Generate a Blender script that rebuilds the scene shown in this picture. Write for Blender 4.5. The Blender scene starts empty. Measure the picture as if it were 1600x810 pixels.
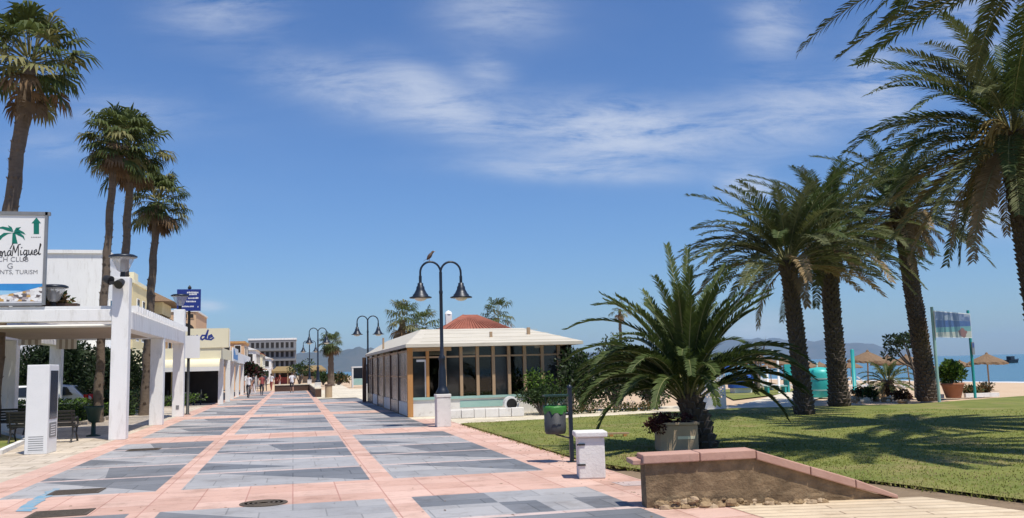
import bpy, bmesh, math, random
from mathutils import Vector, Matrix
R = math.radians
PI = math.pi
sc = bpy.context.scene
COL = sc.collection
rnd = random.Random(7)

# ------------------------------------------------------------------ camera
HEAD, PITCH, ROLL, FOC, EYE = R(13.8), R(6.88), R(1.5), 1400.0, 1.7
fwd = Vector((math.sin(HEAD)*math.cos(PITCH), math.cos(HEAD)*math.cos(PITCH), math.sin(PITCH)))
rt0 = Vector((math.cos(HEAD), -math.sin(HEAD), 0)); up0 = rt0.cross(fwd)
rt = rt0*math.cos(ROLL) - up0*math.sin(ROLL); upv = up0*math.cos(ROLL) + rt0*math.sin(ROLL)
cd = bpy.data.cameras.new('camera'); cam = bpy.data.objects.new('camera', cd); COL.objects.link(cam)
cam.matrix_world = Matrix(((rt.x, upv.x, -fwd.x, 0), (rt.y, upv.y, -fwd.y, 0), (rt.z, upv.z, -fwd.z, EYE), (0, 0, 0, 1)))
cd.sensor_width = 36; cd.lens = 36*FOC/1600; cd.clip_start = 0.1; cd.clip_end = 60000
sc.camera = cam

def ray(x, y): return rt*((x-800)/FOC) - upv*((y-405)/FOC) + fwd
def G(x, y, z=0.0):
    d = ray(x, y); t = (z-EYE)/d.z; return Vector((d.x*t, d.y*t, z))
def AT(x, y, Y):
    d = ray(x, y); t = Y/d.y; return Vector((d.x*t, Y, EYE+d.z*t))

# ------------------------------------------------------------------ light
SUN_EL = R(67.5); SH = Vector((-0.45, 0.893))          # direction in which shadows fall
sdir = Vector((-SH.x*math.cos(SUN_EL), -SH.y*math.cos(SUN_EL), math.sin(SUN_EL))).normalized()
sl = bpy.data.lights.new('sun', 'SUN'); sl.energy = 4.7; sl.angle = R(0.53); sl.color = (1, 0.935, 0.82)
so = bpy.data.objects.new('sun', sl); COL.objects.link(so)
so.rotation_euler = sdir.to_track_quat('Z', 'Y').to_euler(); so.location = (0, 0, 60)

sc.view_settings.view_transform = 'Standard'; sc.view_settings.look = 'None'
sc.view_settings.gamma = 1; sc.view_settings.exposure = 0.18
try: sc.view_settings.use_curve_mapping = False
except Exception: pass

W = bpy.data.worlds.new('World'); sc.world = W; W.use_nodes = True
wn = W.node_tree.nodes; wl = W.node_tree.links; wn.clear()
def N(nt, typ, **kw):
    n = nt.nodes.new(typ)
    for k, v in kw.items(): setattr(n, k, v)
    return n
WT = W.node_tree
def wmath(op, a, b=None, c=None):
    n = N(WT, 'ShaderNodeMath', operation=op)
    for i, v in enumerate((a, b, c)):
        if v is None: continue
        if isinstance(v, (int, float)): n.inputs[i].default_value = v
        else: WT.links.new(v, n.inputs[i])
    return n.outputs[0]
sky = N(WT, 'ShaderNodeTexSky'); sky.sky_type = 'NISHITA'; sky.sun_disc = False
sky.sun_elevation = SUN_EL; sky.sun_rotation = math.atan2(sdir.x, sdir.y)
sky.altitude = 0; sky.air_density = 1.15; sky.dust_density = 0.35; sky.ozone_density = 3.2
SKY_STR = 0.083
tc = N(WT, 'ShaderNodeTexCoord'); sep = N(WT, 'ShaderNodeSeparateXYZ'); WT.links.new(tc.outputs['Generated'], sep.inputs[0])
dx, dy, dz = sep.outputs
ca, sa = math.cos(HEAD), math.sin(HEAD)
fy = wmath('ADD', wmath('MULTIPLY', dx, sa), wmath('MULTIPLY', dy, ca))
fx = wmath('SUBTRACT', wmath('MULTIPLY', dx, ca), wmath('MULTIPLY', dy, sa))
fyc = wmath('MAXIMUM', fy, 0.05)
U = wmath('DIVIDE', fx, fyc); V = wmath('DIVIDE', dz, fyc)     # bearing and height over the horizon, both as tangents
comb = N(WT, 'ShaderNodeCombineXYZ'); WT.links.new(U, comb.inputs[0]); WT.links.new(V, comb.inputs[1])
def noise(nt, vec, scale, detail=6, rough=0.6, dist=0.0):
    n = N(nt, 'ShaderNodeTexNoise'); n.inputs['Scale'].default_value = scale; n.inputs['Detail'].default_value = detail
    n.inputs['Roughness'].default_value = rough; n.inputs['Distortion'].default_value = dist
    if vec is not None: nt.links.new(vec, n.inputs['Vector'])
    return n.outputs['Fac']
def sky_uv(px, py):
    d = ray(px, py); f = d.x*sa + d.y*ca
    return (d.x*ca - d.y*sa)/f, d.z/f
# wisps of cirrus: centre and end of each streak, half width, strength
streaks = [((430, 108), (820, 205), 0.030, 0.62), ((600, 100), (760, 200), 0.024, 0.45), ((790, 190), (1130, 215), 0.032, 0.8), ((860, 235), (1050, 195), 0.030, 0.5),
           ((1060, 210), (1400, 150), 0.036, 0.62), ((1330, 150), (1420, 130), 0.045, 0.85), ((720, 260), (1060, 272), 0.013, 0.5),
           ((250, 12), (440, 8), 0.035, 0.42), ((690, 15), (870, 25), 0.035, 0.40), ((1150, 25), (1260, 50), 0.04, 0.5),
           ((720, 95), (800, 125), 0.018, 0.35), ((60, 160), (330, 185), 0.025, 0.22), ((1130, 285), (1210, 290), 0.016, 0.95),
           ((1470, 330), (1640, 350), 0.02, 0.6), ((300, 476), (350, 480), 0.006, 0.9), ((1120, 520), (1260, 512), 0.018, 0.45),
           ((0, 225), (150, 235), 0.018, 0.25), ((1440, 60), (1600, 20), 0.05, 0.6)]
dens = None
for (a, b, hw, s) in streaks:
    u0, v0 = sky_uv(*a); u1, v1 = sky_uv(*b)
    cu, cv = (u0+u1)/2, (v0+v1)/2; L = math.hypot(u1-u0, v1-v0)/2; an = math.atan2(v1-v0, u1-u0)
    du = wmath('SUBTRACT', U, cu); dv = wmath('SUBTRACT', V, cv)
    p = wmath('ADD', wmath('MULTIPLY', du, math.cos(an)/(L*0.95)), wmath('MULTIPLY', dv, math.sin(an)/(L*0.95)))
    q = wmath('SUBTRACT', wmath('MULTIPLY', dv, math.cos(an)/hw), wmath('MULTIPLY', du, math.sin(an)/hw))
    e = wmath('EXPONENT', wmath('MULTIPLY', wmath('ADD', wmath('MULTIPLY', p, p), wmath('MULTIPLY', q, q)), -1.15))
    e = wmath('MULTIPLY', e, s); dens = e if dens is None else wmath('ADD', dens, e)
mp = N(WT, 'ShaderNodeMapping'); WT.links.new(comb.outputs[0], mp.inputs[0])
mp.inputs['Scale'].default_value = (6.5, 30.0, 1); mp.inputs['Rotation'].default_value = (0, 0, R(9)); mp.inputs['Location'].default_value = (3.1, 1.7, 0)
n1 = noise(WT, mp.outputs[0], 1.0, 11, 0.70, 0.35)
mp2 = N(WT, 'ShaderNodeMapping'); WT.links.new(comb.outputs[0], mp2.inputs[0]); mp2.inputs['Scale'].default_value = (2.4, 6.0, 1); mp2.inputs['Location'].default_value = (0.4, 5.7, 0)
n2 = noise(WT, mp2.outputs[0], 1.0, 5, 0.55, 0.4)
nn = wmath('MULTIPLY', wmath('MAXIMUM', wmath('SUBTRACT', wmath('ADD', wmath('MULTIPLY', n1, 0.9), wmath('MULTIPLY', n2, 0.35)), 0.47), 0.0), 5.6)
cm = wmath('MULTIPLY', dens, nn)
base_veil = wmath('MULTIPLY', wmath('MAXIMUM', wmath('SUBTRACT', n2, 0.54), 0.0), 0.15)
cm = wmath('MULTIPLY', wmath('SUBTRACT', 1.0, wmath('EXPONENT', wmath('MULTIPLY', wmath('ADD', cm, base_veil), -1.2))), 0.85)
fr = wmath('GREATER_THAN', fy, 0.06); cm = wmath('MULTIPLY', cm, fr)
mix = N(WT, 'ShaderNodeMix', data_type='RGBA'); WT.links.new(cm, mix.inputs['Factor'])
skc = N(WT, 'ShaderNodeMix', data_type='RGBA', blend_type='MULTIPLY'); skc.inputs['Factor'].default_value = 1
WT.links.new(sky.outputs[0], skc.inputs[6]); skc.inputs[7].default_value = (0.66, 0.90, 1.28, 1)
WT.links.new(skc.outputs[2], mix.inputs[6]); mix.inputs[7].default_value = (7.4, 8.0, 9.2, 1)
bg = N(WT, 'ShaderNodeBackground'); bg.inputs[1].default_value = SKY_STR; WT.links.new(mix.outputs[2], bg.inputs[0])
wo = N(WT, 'ShaderNodeOutputWorld'); WT.links.new(bg.outputs[0], wo.inputs[0])

# ------------------------------------------------------------------ materials
def mat(name, c1, c2=None, scale=4.0, rough=0.75, bump=0.0, bscale=None, metal=0.0, spec=0.4, trans=0.0, detail=5, contrast=0.25, stretch=(1, 1, 1), dirt=None, coord='Object'):
    m = bpy.data.materials.new(name); m.use_nodes = True; nt = m.node_tree; nt.nodes.clear()
    out = N(nt, 'ShaderNodeOutputMaterial'); p = N(nt, 'ShaderNodeBsdfPrincipled')
    p.inputs['Roughness'].default_value = rough; p.inputs['Metallic'].default_value = metal; p.inputs['Specular IOR Level'].default_value = spec
    t = N(nt, 'ShaderNodeTexCoord'); mpn = N(nt, 'ShaderNodeMapping'); nt.links.new(t.outputs[coord], mpn.inputs[0]); mpn.inputs['Scale'].default_value = stretch
    vec = mpn.outputs[0]; col = None
    if c2 is not None:
        nf = noise(nt, vec, scale, detail, 0.62)
        cr = N(nt, 'ShaderNodeMapRange'); cr.inputs[1].default_value = 0.5-contrast; cr.inputs[2].default_value = 0.5+contrast; nt.links.new(nf, cr.inputs[0])
        mx = N(nt, 'ShaderNodeMix', data_type='RGBA'); nt.links.new(cr.outputs[0], mx.inputs[0]); mx.inputs[6].default_value = (*c1, 1); mx.inputs[7].default_value = (*c2, 1)
        col = mx.outputs[2]
    if dirt:
        dc, dsc, dthr, damt = dirt
        nf = noise(nt, vec, dsc, 8, 0.7); cr = N(nt, 'ShaderNodeMapRange'); cr.inputs[1].default_value = dthr; cr.inputs[2].default_value = dthr+0.14; cr.inputs[4].default_value = damt; nt.links.new(nf, cr.inputs[0])
        mx = N(nt, 'ShaderNodeMix', data_type='RGBA'); nt.links.new(cr.outputs[0], mx.inputs[0]); mx.inputs[7].default_value = (*dc, 1)
        if col is None: mx.inputs[6].default_value = (*c1, 1)
        else: nt.links.new(col, mx.inputs[6])
        col = mx.outputs[2]
    if col is None: p.inputs['Base Color'].default_value = (*c1, 1)
    else: nt.links.new(col, p.inputs['Base Color'])
    if bump:
        b = N(nt, 'ShaderNodeBump'); b.inputs['Strength'].default_value = bump; b.inputs['Distance'].default_value = 0.02
        nt.links.new(noise(nt, vec, bscale or scale*4, 6, 0.65), b.inputs['Height']); nt.links.new(b.outputs[0], p.inputs['Normal'])
    if trans:
        tr = N(nt, 'ShaderNodeBsdfTranslucent'); ms = N(nt, 'ShaderNodeMixShader'); ms.inputs[0].default_value = trans
        if col is None: tr.inputs[0].default_value = (*c1, 1)
        else: nt.links.new(col, tr.inputs[0])
        nt.links.new(p.outputs[0], ms.inputs[1]); nt.links.new(tr.outputs[0], ms.inputs[2]); nt.links.new(ms.outputs[0], out.inputs[0])
    else: nt.links.new(p.outputs[0], out.inputs[0])
    return m

def tile_mat(name, c1, c2, mortar, w, h, offset=0.5, msize=0.012, rough=0.7, rot=0.0, var=None, vscale=1.2, bumpy=0.25, shift=(0, 0, 0)):
    m = bpy.data.materials.new(name); m.use_nodes = True; nt = m.node_tree; nt.nodes.clear()
    out = N(nt, 'ShaderNodeOutputMaterial'); p = N(nt, 'ShaderNodeBsdfPrincipled'); p.inputs['Roughness'].default_value = rough; p.inputs['Specular IOR Level'].default_value = 0.35
    t = N(nt, 'ShaderNodeTexCoord'); mpn = N(nt, 'ShaderNodeMapping'); nt.links.new(t.outputs['Object'], mpn.inputs[0]); mpn.inputs['Rotation'].default_value = (0, 0, rot); mpn.inputs['Location'].default_value = shift
    br = N(nt, 'ShaderNodeTexBrick'); nt.links.new(mpn.outputs[0], br.inputs['Vector'])
    br.inputs['Color1'].default_value = (*c1, 1); br.inputs['Color2'].default_value = (*c2, 1); br.inputs['Mortar'].default_value = (*mortar, 1)
    br.inputs['Scale'].default_value = 1; br.inputs['Brick Width'].default_value = w; br.inputs['Row Height'].default_value = h
    br.inputs['Mortar Size'].default_value = msize; br.inputs['Mortar Smooth'].default_value = 0.15; br.inputs['Bias'].default_value = 0; br.offset = offset
    col = br.outputs[0]
    for (vs, lo, hi, vc) in (var or []):
        nf = noise(nt, t.outputs['Object'], vs, 8, 0.68); cr = N(nt, 'ShaderNodeMapRange'); cr.inputs[1].default_value = lo; cr.inputs[2].default_value = hi; nt.links.new(nf, cr.inputs[0])
        mx = N(nt, 'ShaderNodeMix', data_type='RGBA', blend_type='MULTIPLY'); nt.links.new(cr.outputs[0], mx.inputs[0]); nt.links.new(col, mx.inputs[6]); mx.inputs[7].default_value = (*vc, 1); col = mx.outputs[2]
    nt.links.new(col, p.inputs['Base Color'])
    b = N(nt, 'ShaderNodeBump'); b.inputs['Strength'].default_value = bumpy; b.inputs['Distance'].default_value = 0.01
    hh = N(nt, 'ShaderNodeMath', operation='SUBTRACT'); nt.links.new(noise(nt, t.outputs['Object'], 40, 4), hh.inputs[0]); nt.links.new(br.outputs['Fac'], hh.inputs[1])
    nt.links.new(hh.outputs[0], b.inputs['Height']); nt.links.new(b.outputs[0], p.inputs['Normal']); nt.links.new(p.outputs[0], out.inputs[0])
    return m

STAIN = [(0.3, 0.45, 0.70, (0.74, 0.73, 0.72)), (1.7, 0.52, 0.66, (0.78, 0.76, 0.74)), (7, 0.55, 0.72, (0.80, 0.79, 0.78)), (30, 0.60, 0.70, (0.72, 0.70, 0.68))]
M = {}
M['pink'] = tile_mat('pink_tile', (0.56, 0.35, 0.275), (0.66, 0.455, 0.375), (0.46, 0.25, 0.20), 0.62, 0.62, 0.0, 0.010, var=STAIN)
M['pinkpale'] = tile_mat('pale_pink_tile', (0.52, 0.42, 0.39), (0.60, 0.48, 0.44), (0.45, 0.33, 0.30), 0.62, 0.62, 0.0, 0.010, var=STAIN)
M['slate_d'] = tile_mat('dark_slate_paving', (0.145, 0.155, 0.168), (0.205, 0.21, 0.222), (0.10, 0.105, 0.11), 0.95, 0.62, 0.5, 0.010, rough=0.55, var=STAIN)
M['slate_l'] = tile_mat('light_slate_paving', (0.325, 0.325, 0.332), (0.40, 0.393, 0.392), (0.25, 0.25, 0.25), 0.80, 0.62, 0.5, 0.010, rough=0.6, var=STAIN)
M['beige'] = tile_mat('beige_slab', (0.56, 0.48, 0.38), (0.63, 0.55, 0.45), (0.36, 0.30, 0.23), 0.9, 0.6, 0.5, 0.02, var=STAIN + [(1.1, 0.48, 0.66, (0.72, 0.70, 0.66))])
M['planks'] = tile_mat('pale_boardwalk', (0.60, 0.48, 0.33), (0.68, 0.56, 0.40), (0.30, 0.22, 0.15), 2.4, 0.20, 0.37, 0.012, rot=R(12), var=STAIN)
M['cream_path'] = tile_mat('cream_path_slab', (0.66, 0.59, 0.45), (0.70, 0.63, 0.50), (0.45, 0.40, 0.32), 0.9, 0.9, 0.5, 0.012, var=STAIN)
M['white'] = mat('white_render', (0.83, 0.83, 0.815), (0.76, 0.755, 0.74), 1.5, 0.85, 0.15, 30, dirt=((0.52, 0.50, 0.46), 2.4, 0.53, 0.55), stretch=(1.6, 1.6, 0.35))
M['white_dirty'] = mat('stained_white_concrete', (0.74, 0.72, 0.69), (0.62, 0.60, 0.57), 3, 0.9, 0.4, 25, dirt=((0.34, 0.31, 0.28), 4.0, 0.56, 0.6))
M['metalwhite'] = mat('white_painted_metal', (0.76, 0.765, 0.76), (0.70, 0.705, 0.70), 3, 0.35, dirt=((0.45, 0.43, 0.40), 3, 0.62, 0.4))
M['navy'] = mat('navy_iron', (0.012, 0.018, 0.03), (0.02, 0.028, 0.045), 6, 0.38, 0.1, 60, metal=0.2)
M['iron'] = mat('black_iron', (0.016, 0.016, 0.018), (0.03, 0.028, 0.026), 8, 0.5, 0.2, 60)
M['opal'] = mat('opal_glass', (0.62, 0.60, 0.54), None, rough=0.25)
M['wood'] = mat('orange_timber', (0.42, 0.19, 0.06), (0.50, 0.26, 0.09), 5, 0.6, 0.2, 40, stretch=(6, 6, 0.6))
M['woodpale'] = mat('weathered_timber', (0.33, 0.22, 0.13), (0.42, 0.30, 0.19), 5, 0.7, 0.2, 40, stretch=(6, 6, 0.6))
M['wooddark'] = mat('dark_timber', (0.055, 0.030, 0.020), (0.09, 0.05, 0.032), 5, 0.6, 0.2, 40, stretch=(6, 6, 0.6))
M['roofcream'] = mat('cream_metal_sheet', (0.62, 0.58, 0.49), (0.48, 0.44, 0.36), 1.3, 0.65, dirt=((0.30, 0.26, 0.21), 2.2, 0.54, 0.6), stretch=(0.4, 2.5, 2.5))
M['tile'] = mat('red_roof_tile', (0.24, 0.075, 0.05), (0.36, 0.135, 0.09), 3, 0.9, 0.4, 20, dirt=((0.12, 0.06, 0.045), 4, 0.55, 0.6))
M['cream'] = mat('cream_wall', (0.72, 0.60, 0.34), (0.66, 0.54, 0.30), 0.8, 0.85, dirt=((0.45, 0.36, 0.22), 1.5, 0.6, 0.4))
M['creamlight'] = mat('pale_cream_wall', (0.78, 0.72, 0.52), (0.72, 0.66, 0.46), 0.8, 0.85)
M['peach'] = mat('peach_wall', (0.62, 0.40, 0.24), (0.66, 0.46, 0.29), 0.8, 0.85)
M['ochre'] = mat('ochre_wall', (0.50, 0.28, 0.11), (0.56, 0.34, 0.14), 0.8, 0.85)
M['greywall'] = mat('grey_concrete_wall', (0.20, 0.20, 0.21), (0.26, 0.26, 0.27), 0.3, 0.9)
M['thatch'] = mat('straw_thatch', (0.15, 0.095, 0.055), (0.24, 0.16, 0.095), 9, 0.95, 0.8, 30, trans=0.0, stretch=(1, 1, 0.3))
M['thatchy'] = mat('yellow_thatch', (0.20, 0.14, 0.065), (0.29, 0.21, 0.10), 6, 0.95, 0.8, 30)
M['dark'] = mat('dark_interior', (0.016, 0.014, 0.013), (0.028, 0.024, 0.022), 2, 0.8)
M['darkglass'] = mat('dark_window_glass', (0.012, 0.015, 0.018), (0.022, 0.026, 0.03), 1.2, 0.07, spec=0.6)
M['winblue'] = mat('blue_grey_window', (0.035, 0.045, 0.06), (0.055, 0.065, 0.08), 1, 0.15, spec=0.6)  # dark blue-grey colour of the house window panes
M['plastic'] = mat('clear_plastic_curtain', (0.25, 0.24, 0.225), (0.085, 0.075, 0.065), 2.6, 0.22, 0.5, 5, spec=0.6, contrast=0.16, stretch=(1, 1.6, 0.5), dirt=((0.34, 0.34, 0.35), 3.5, 0.60, 0.7))
M['teal'] = mat('teal_paint', (0.02, 0.30, 0.30), (0.03, 0.36, 0.35), 2, 0.45)
M['tealpale'] = mat('pale_teal_paint', (0.24, 0.42, 0.39), (0.34, 0.50, 0.46), 2, 0.6)
M['turq'] = mat('turquoise_plastic', (0.03, 0.42, 0.40), (0.06, 0.50, 0.46), 2, 0.4)
M['blue'] = mat('blue_canvas', (0.015, 0.075, 0.33), (0.02, 0.10, 0.40), 3, 0.7)
M['signblue'] = mat('blue_sign_face', (0.018, 0.035, 0.20), (0.022, 0.045, 0.24), 2, 0.35)
M['bluemid'] = mat('mid_blue_sign', (0.05, 0.22, 0.55), None, rough=0.4)
M['signwhite'] = mat('white_sign_face', (0.78, 0.78, 0.77), (0.74, 0.74, 0.735), 1.2, 0.35)
M['ink'] = mat('black_lettering', (0.02, 0.02, 0.022), None, rough=0.5)
M['inkgrey'] = mat('grey_lettering', (0.20, 0.20, 0.21), None, rough=0.5)
M['green_ink'] = mat('green_emblem_print', (0.005, 0.16, 0.115), None, rough=0.4)
M['grey'] = mat('grey_metal', (0.20, 0.205, 0.21), (0.26, 0.265, 0.27), 5, 0.45, metal=0.3)
M['bin'] = mat('dark_grey_bin_metal', (0.035, 0.037, 0.04), (0.06, 0.062, 0.065), 6, 0.5, 0.15, 50, dirt=((0.03, 0.03, 0.03), 7, 0.58, 0.6))
M['greenbin'] = mat('dark_green_paint', (0.008, 0.030, 0.020), (0.013, 0.042, 0.028), 4, 0.5)
M['bag'] = mat('green_bin_bag', (0.05, 0.22, 0.04), (0.09, 0.32, 0.07), 12, 0.35, 0.5, 30, trans=0.25)
M['stonebrown'] = mat('rough_brown_stone', (0.13, 0.088, 0.050), (0.29, 0.20, 0.115), 4.5, 0.95, 0.8, 26, detail=9, contrast=0.18, dirt=((0.32, 0.25, 0.15), 6, 0.57, 0.55))
M['coping'] = mat('pink_coping_stone', (0.42, 0.24, 0.185), (0.50, 0.31, 0.245), 4, 0.85, 0.3, 30, dirt=((0.22, 0.15, 0.12), 5, 0.58, 0.6))
M['rubble'] = mat('rubble_stone', (0.38, 0.27, 0.15), (0.24, 0.16, 0.09), 9, 0.95, 0.8, 30)
M['tan'] = mat('tan_concrete', (0.44, 0.33, 0.215), (0.38, 0.28, 0.18), 4, 0.9, 0.3, 30, dirt=((0.26, 0.19, 0.13), 5, 0.6, 0.5))
M['terracotta'] = mat('terracotta', (0.30, 0.12, 0.06), (0.36, 0.16, 0.09), 5, 0.85)
M['soil'] = mat('dry_soil', (0.26, 0.19, 0.12), (0.17, 0.12, 0.075), 3, 1.0, 0.8, 20)
M['sand'] = mat('beach_sand', (0.50, 0.36, 0.235), (0.56, 0.42, 0.285), 0.35, 1.0, 0.6, 3, dirt=((0.40, 0.29, 0.19), 0.8, 0.55, 0.5))
M['asphalt'] = mat('asphalt', (0.05, 0.05, 0.052), (0.07, 0.07, 0.07), 3, 0.9, 0.3, 60)
M['hill'] = mat('hillside', (0.045, 0.062, 0.06), (0.09, 0.09, 0.08), 0.004, 1.0, contrast=0.15)
M['carwhite'] = mat('white_car_paint', (0.74, 0.74, 0.75), None, rough=0.18, spec=0.6)
M['red'] = mat('red_tail_light', (0.42, 0.012, 0.015), None, rough=0.15, spec=0.6)
M['rubber'] = mat('black_rubber', (0.015, 0.015, 0.015), None, rough=0.8)
M['skin'] = mat('skin', (0.42, 0.23, 0.155), None, rough=0.6)
M['cloth_w'] = mat('white_cotton', (0.76, 0.74, 0.75), (0.68, 0.67, 0.69), 8, 0.9)
M['cloth_d'] = mat('dark_cotton', (0.03, 0.03, 0.045), (0.045, 0.045, 0.06), 8, 0.9)
M['cloth_r'] = mat('red_cotton', (0.30, 0.06, 0.06), (0.36, 0.09, 0.08), 8, 0.9)
M['hair'] = mat('dark_hair', (0.025, 0.017, 0.012), None, rough=0.7)
M['valw'] = mat('white_canvas', (0.72, 0.71, 0.67), (0.66, 0.65, 0.61), 3, 0.85)
M['valg'] = mat('beige_stripe_canvas', (0.38, 0.34, 0.29), None, rough=0.85)
M['awning'] = mat('taupe_canvas', (0.36, 0.29, 0.235), (0.42, 0.345, 0.285), 2, 0.9)
M['boardblack'] = mat('screen_glass', (0.02, 0.028, 0.045), (0.045, 0.055, 0.08), 1.5, 0.08, spec=0.7)
M['manhole'] = mat('cast_iron_cover', (0.07, 0.055, 0.042), (0.115, 0.09, 0.065), 12, 0.7, 0.8, 45)
M['bluepaint'] = mat('faded_blue_paint', (0.11, 0.29, 0.43), (0.26, 0.36, 0.41), 4, 0.8, dirt=((0.32, 0.33, 0.34), 4, 0.46, 0.9))
# foliage
def leafmat(name, a, b, sc_=2.5, trans=0.3, rough=0.62): return mat(name, a, b, sc_, rough, trans=trans, spec=0.22, contrast=0.2)
M['fr1'] = leafmat('palm_green', (0.042, 0.070, 0.020), (0.085, 0.115, 0.036))
M['fr2'] = leafmat('palm_olive', (0.075, 0.092, 0.030), (0.13, 0.14, 0.05))
M['fr3'] = leafmat('palm_grey_green', (0.066, 0.083, 0.034), (0.12, 0.13, 0.06))
M['frdry'] = leafmat('dry_palm_straw', (0.22, 0.155, 0.075), (0.30, 0.22, 0.12), 3, 0.15, 0.8)
M['fry1'] = leafmat('young_palm_green', (0.040, 0.068, 0.017), (0.095, 0.126, 0.034))
M['rachis'] = mat('palm_leaf_stalk', (0.17, 0.18, 0.07), (0.24, 0.22, 0.10), 3, 0.6)
M['fan1'] = leafmat('fan_palm_green', (0.045, 0.068, 0.018), (0.10, 0.125, 0.035))
M['fan2'] = leafmat('fan_palm_yellow_green', (0.16, 0.165, 0.06), (0.24, 0.22, 0.09))
M['fandry'] = leafmat('dead_fan_leaf', (0.12, 0.075, 0.040), (0.20, 0.13, 0.07), 3, 0.1, 0.85)
M['flower'] = leafmat('palm_flower_stalk', (0.36, 0.28, 0.10), (0.46, 0.36, 0.15), 3, 0.2)
M['bark'] = mat('date_palm_bark', (0.060, 0.044, 0.032), (0.105, 0.080, 0.058), 9, 0.95, 0.8, 30)
M['barktip'] = mat('cut_leaf_base', (0.20, 0.165, 0.135), (0.115, 0.09, 0.07), 7, 0.95, 0.5, 30)
M['bark2'] = mat('fan_palm_bark', (0.105, 0.078, 0.056), (0.175, 0.135, 0.10), 5, 0.95, 0.9, 18, stretch=(1, 1, 2.5))
M['branch'] = mat('grey_branch', (0.15, 0.12, 0.095), (0.22, 0.18, 0.15), 6, 0.9, 0.5, 30)
M['lf_dark'] = leafmat('dark_foliage', (0.014, 0.030, 0.011), (0.036, 0.060, 0.020))
M['lf_shade'] = leafmat('shaded_foliage', (0.009, 0.020, 0.008), (0.022, 0.038, 0.014), 2.5, 0.15)  # darker copy of the dark leaf, shade among the trees put into its colour
M['lf_mid'] = leafmat('mid_foliage', (0.035, 0.070, 0.020), (0.075, 0.12, 0.032))
M['lf_bright'] = leafmat('bright_foliage', (0.10, 0.20, 0.025), (0.17, 0.27, 0.045))
M['lf_grey'] = leafmat('grey_green_foliage', (0.075, 0.095, 0.065), (0.14, 0.16, 0.11))
M['lf_red'] = leafmat('dark_red_foliage', (0.050, 0.016, 0.018), (0.09, 0.03, 0.028))
M['lf_bronze'] = leafmat('bronze_foliage', (0.13, 0.075, 0.03), (0.20, 0.13, 0.05))
M['petal'] = leafmat('pale_petals', (0.55, 0.42, 0.36), (0.65, 0.55, 0.48), 9, 0.2)
M['grassb'] = leafmat('grass_blade', (0.15, 0.185, 0.03), (0.25, 0.255, 0.06), 0.9, 0.4, 0.8)
M['grassd'] = leafmat('dry_grass_blade', (0.22, 0.19, 0.075), (0.30, 0.24, 0.11), 0.9, 0.25)
M['lawn'] = mat('lawn_turf', (0.115, 0.15, 0.026), (0.215, 0.22, 0.055), 0.7, 1.0, 0.9, 40, contrast=0.16, detail=9, dirt=((0.28, 0.22, 0.10), 0.45, 0.52, 0.8))

def glass_mat():
    m = bpy.data.materials.new('window_pane_glass'); m.use_nodes = True; nt = m.node_tree; nt.nodes.clear()
    o = N(nt, 'ShaderNodeOutputMaterial'); t = N(nt, 'ShaderNodeBsdfTransparent'); t.inputs[0].default_value = (0.62, 0.66, 0.66, 1)
    g = N(nt, 'ShaderNodeBsdfGlossy'); g.inputs['Roughness'].default_value = 0.03; f = N(nt, 'ShaderNodeFresnel'); f.inputs[0].default_value = 1.5
    mx = N(nt, 'ShaderNodeMixShader'); nt.links.new(f.outputs[0], mx.inputs[0]); nt.links.new(t.outputs[0], mx.inputs[1]); nt.links.new(g.outputs[0], mx.inputs[2]); nt.links.new(mx.outputs[0], o.inputs[0]); return m
M['glass'] = glass_mat()
def sea_mat():
    m = bpy.data.materials.new('sea_water'); m.use_nodes = True; nt = m.node_tree; nt.nodes.clear()
    o = N(nt, 'ShaderNodeOutputMaterial'); p = N(nt, 'ShaderNodeBsdfPrincipled'); p.inputs['Roughness'].default_value = 0.22; p.inputs['Specular IOR Level'].default_value = 0.35
    t = N(nt, 'ShaderNodeTexCoord'); mp_ = N(nt, 'ShaderNodeMapping'); nt.links.new(t.outputs['Object'], mp_.inputs[0]); mp_.inputs['Scale'].default_value = (0.05, 0.012, 1); mp_.inputs['Rotation'].default_value = (0, 0, R(-35))
    nf = noise(nt, mp_.outputs[0], 1, 5, 0.6); mx = N(nt, 'ShaderNodeMix', data_type='RGBA'); nt.links.new(nf, mx.inputs[0])
    mx.inputs[6].default_value = (0.03, 0.105, 0.165, 1); mx.inputs[7].default_value = (0.055, 0.165, 0.215, 1); nt.links.new(mx.outputs[2], p.inputs['Base Color'])
    b = N(nt, 'ShaderNodeBump'); b.inputs['Strength'].default_value = 0.9; b.inputs['Distance'].default_value = 0.35; nt.links.new(noise(nt, t.outputs['Object'], 0.35, 5, 0.6), b.inputs['Height']); nt.links.new(b.outputs[0], p.inputs['Normal'])
    nt.links.new(p.outputs[0], o.inputs[0]); return m
M['sea'] = sea_mat()
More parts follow.
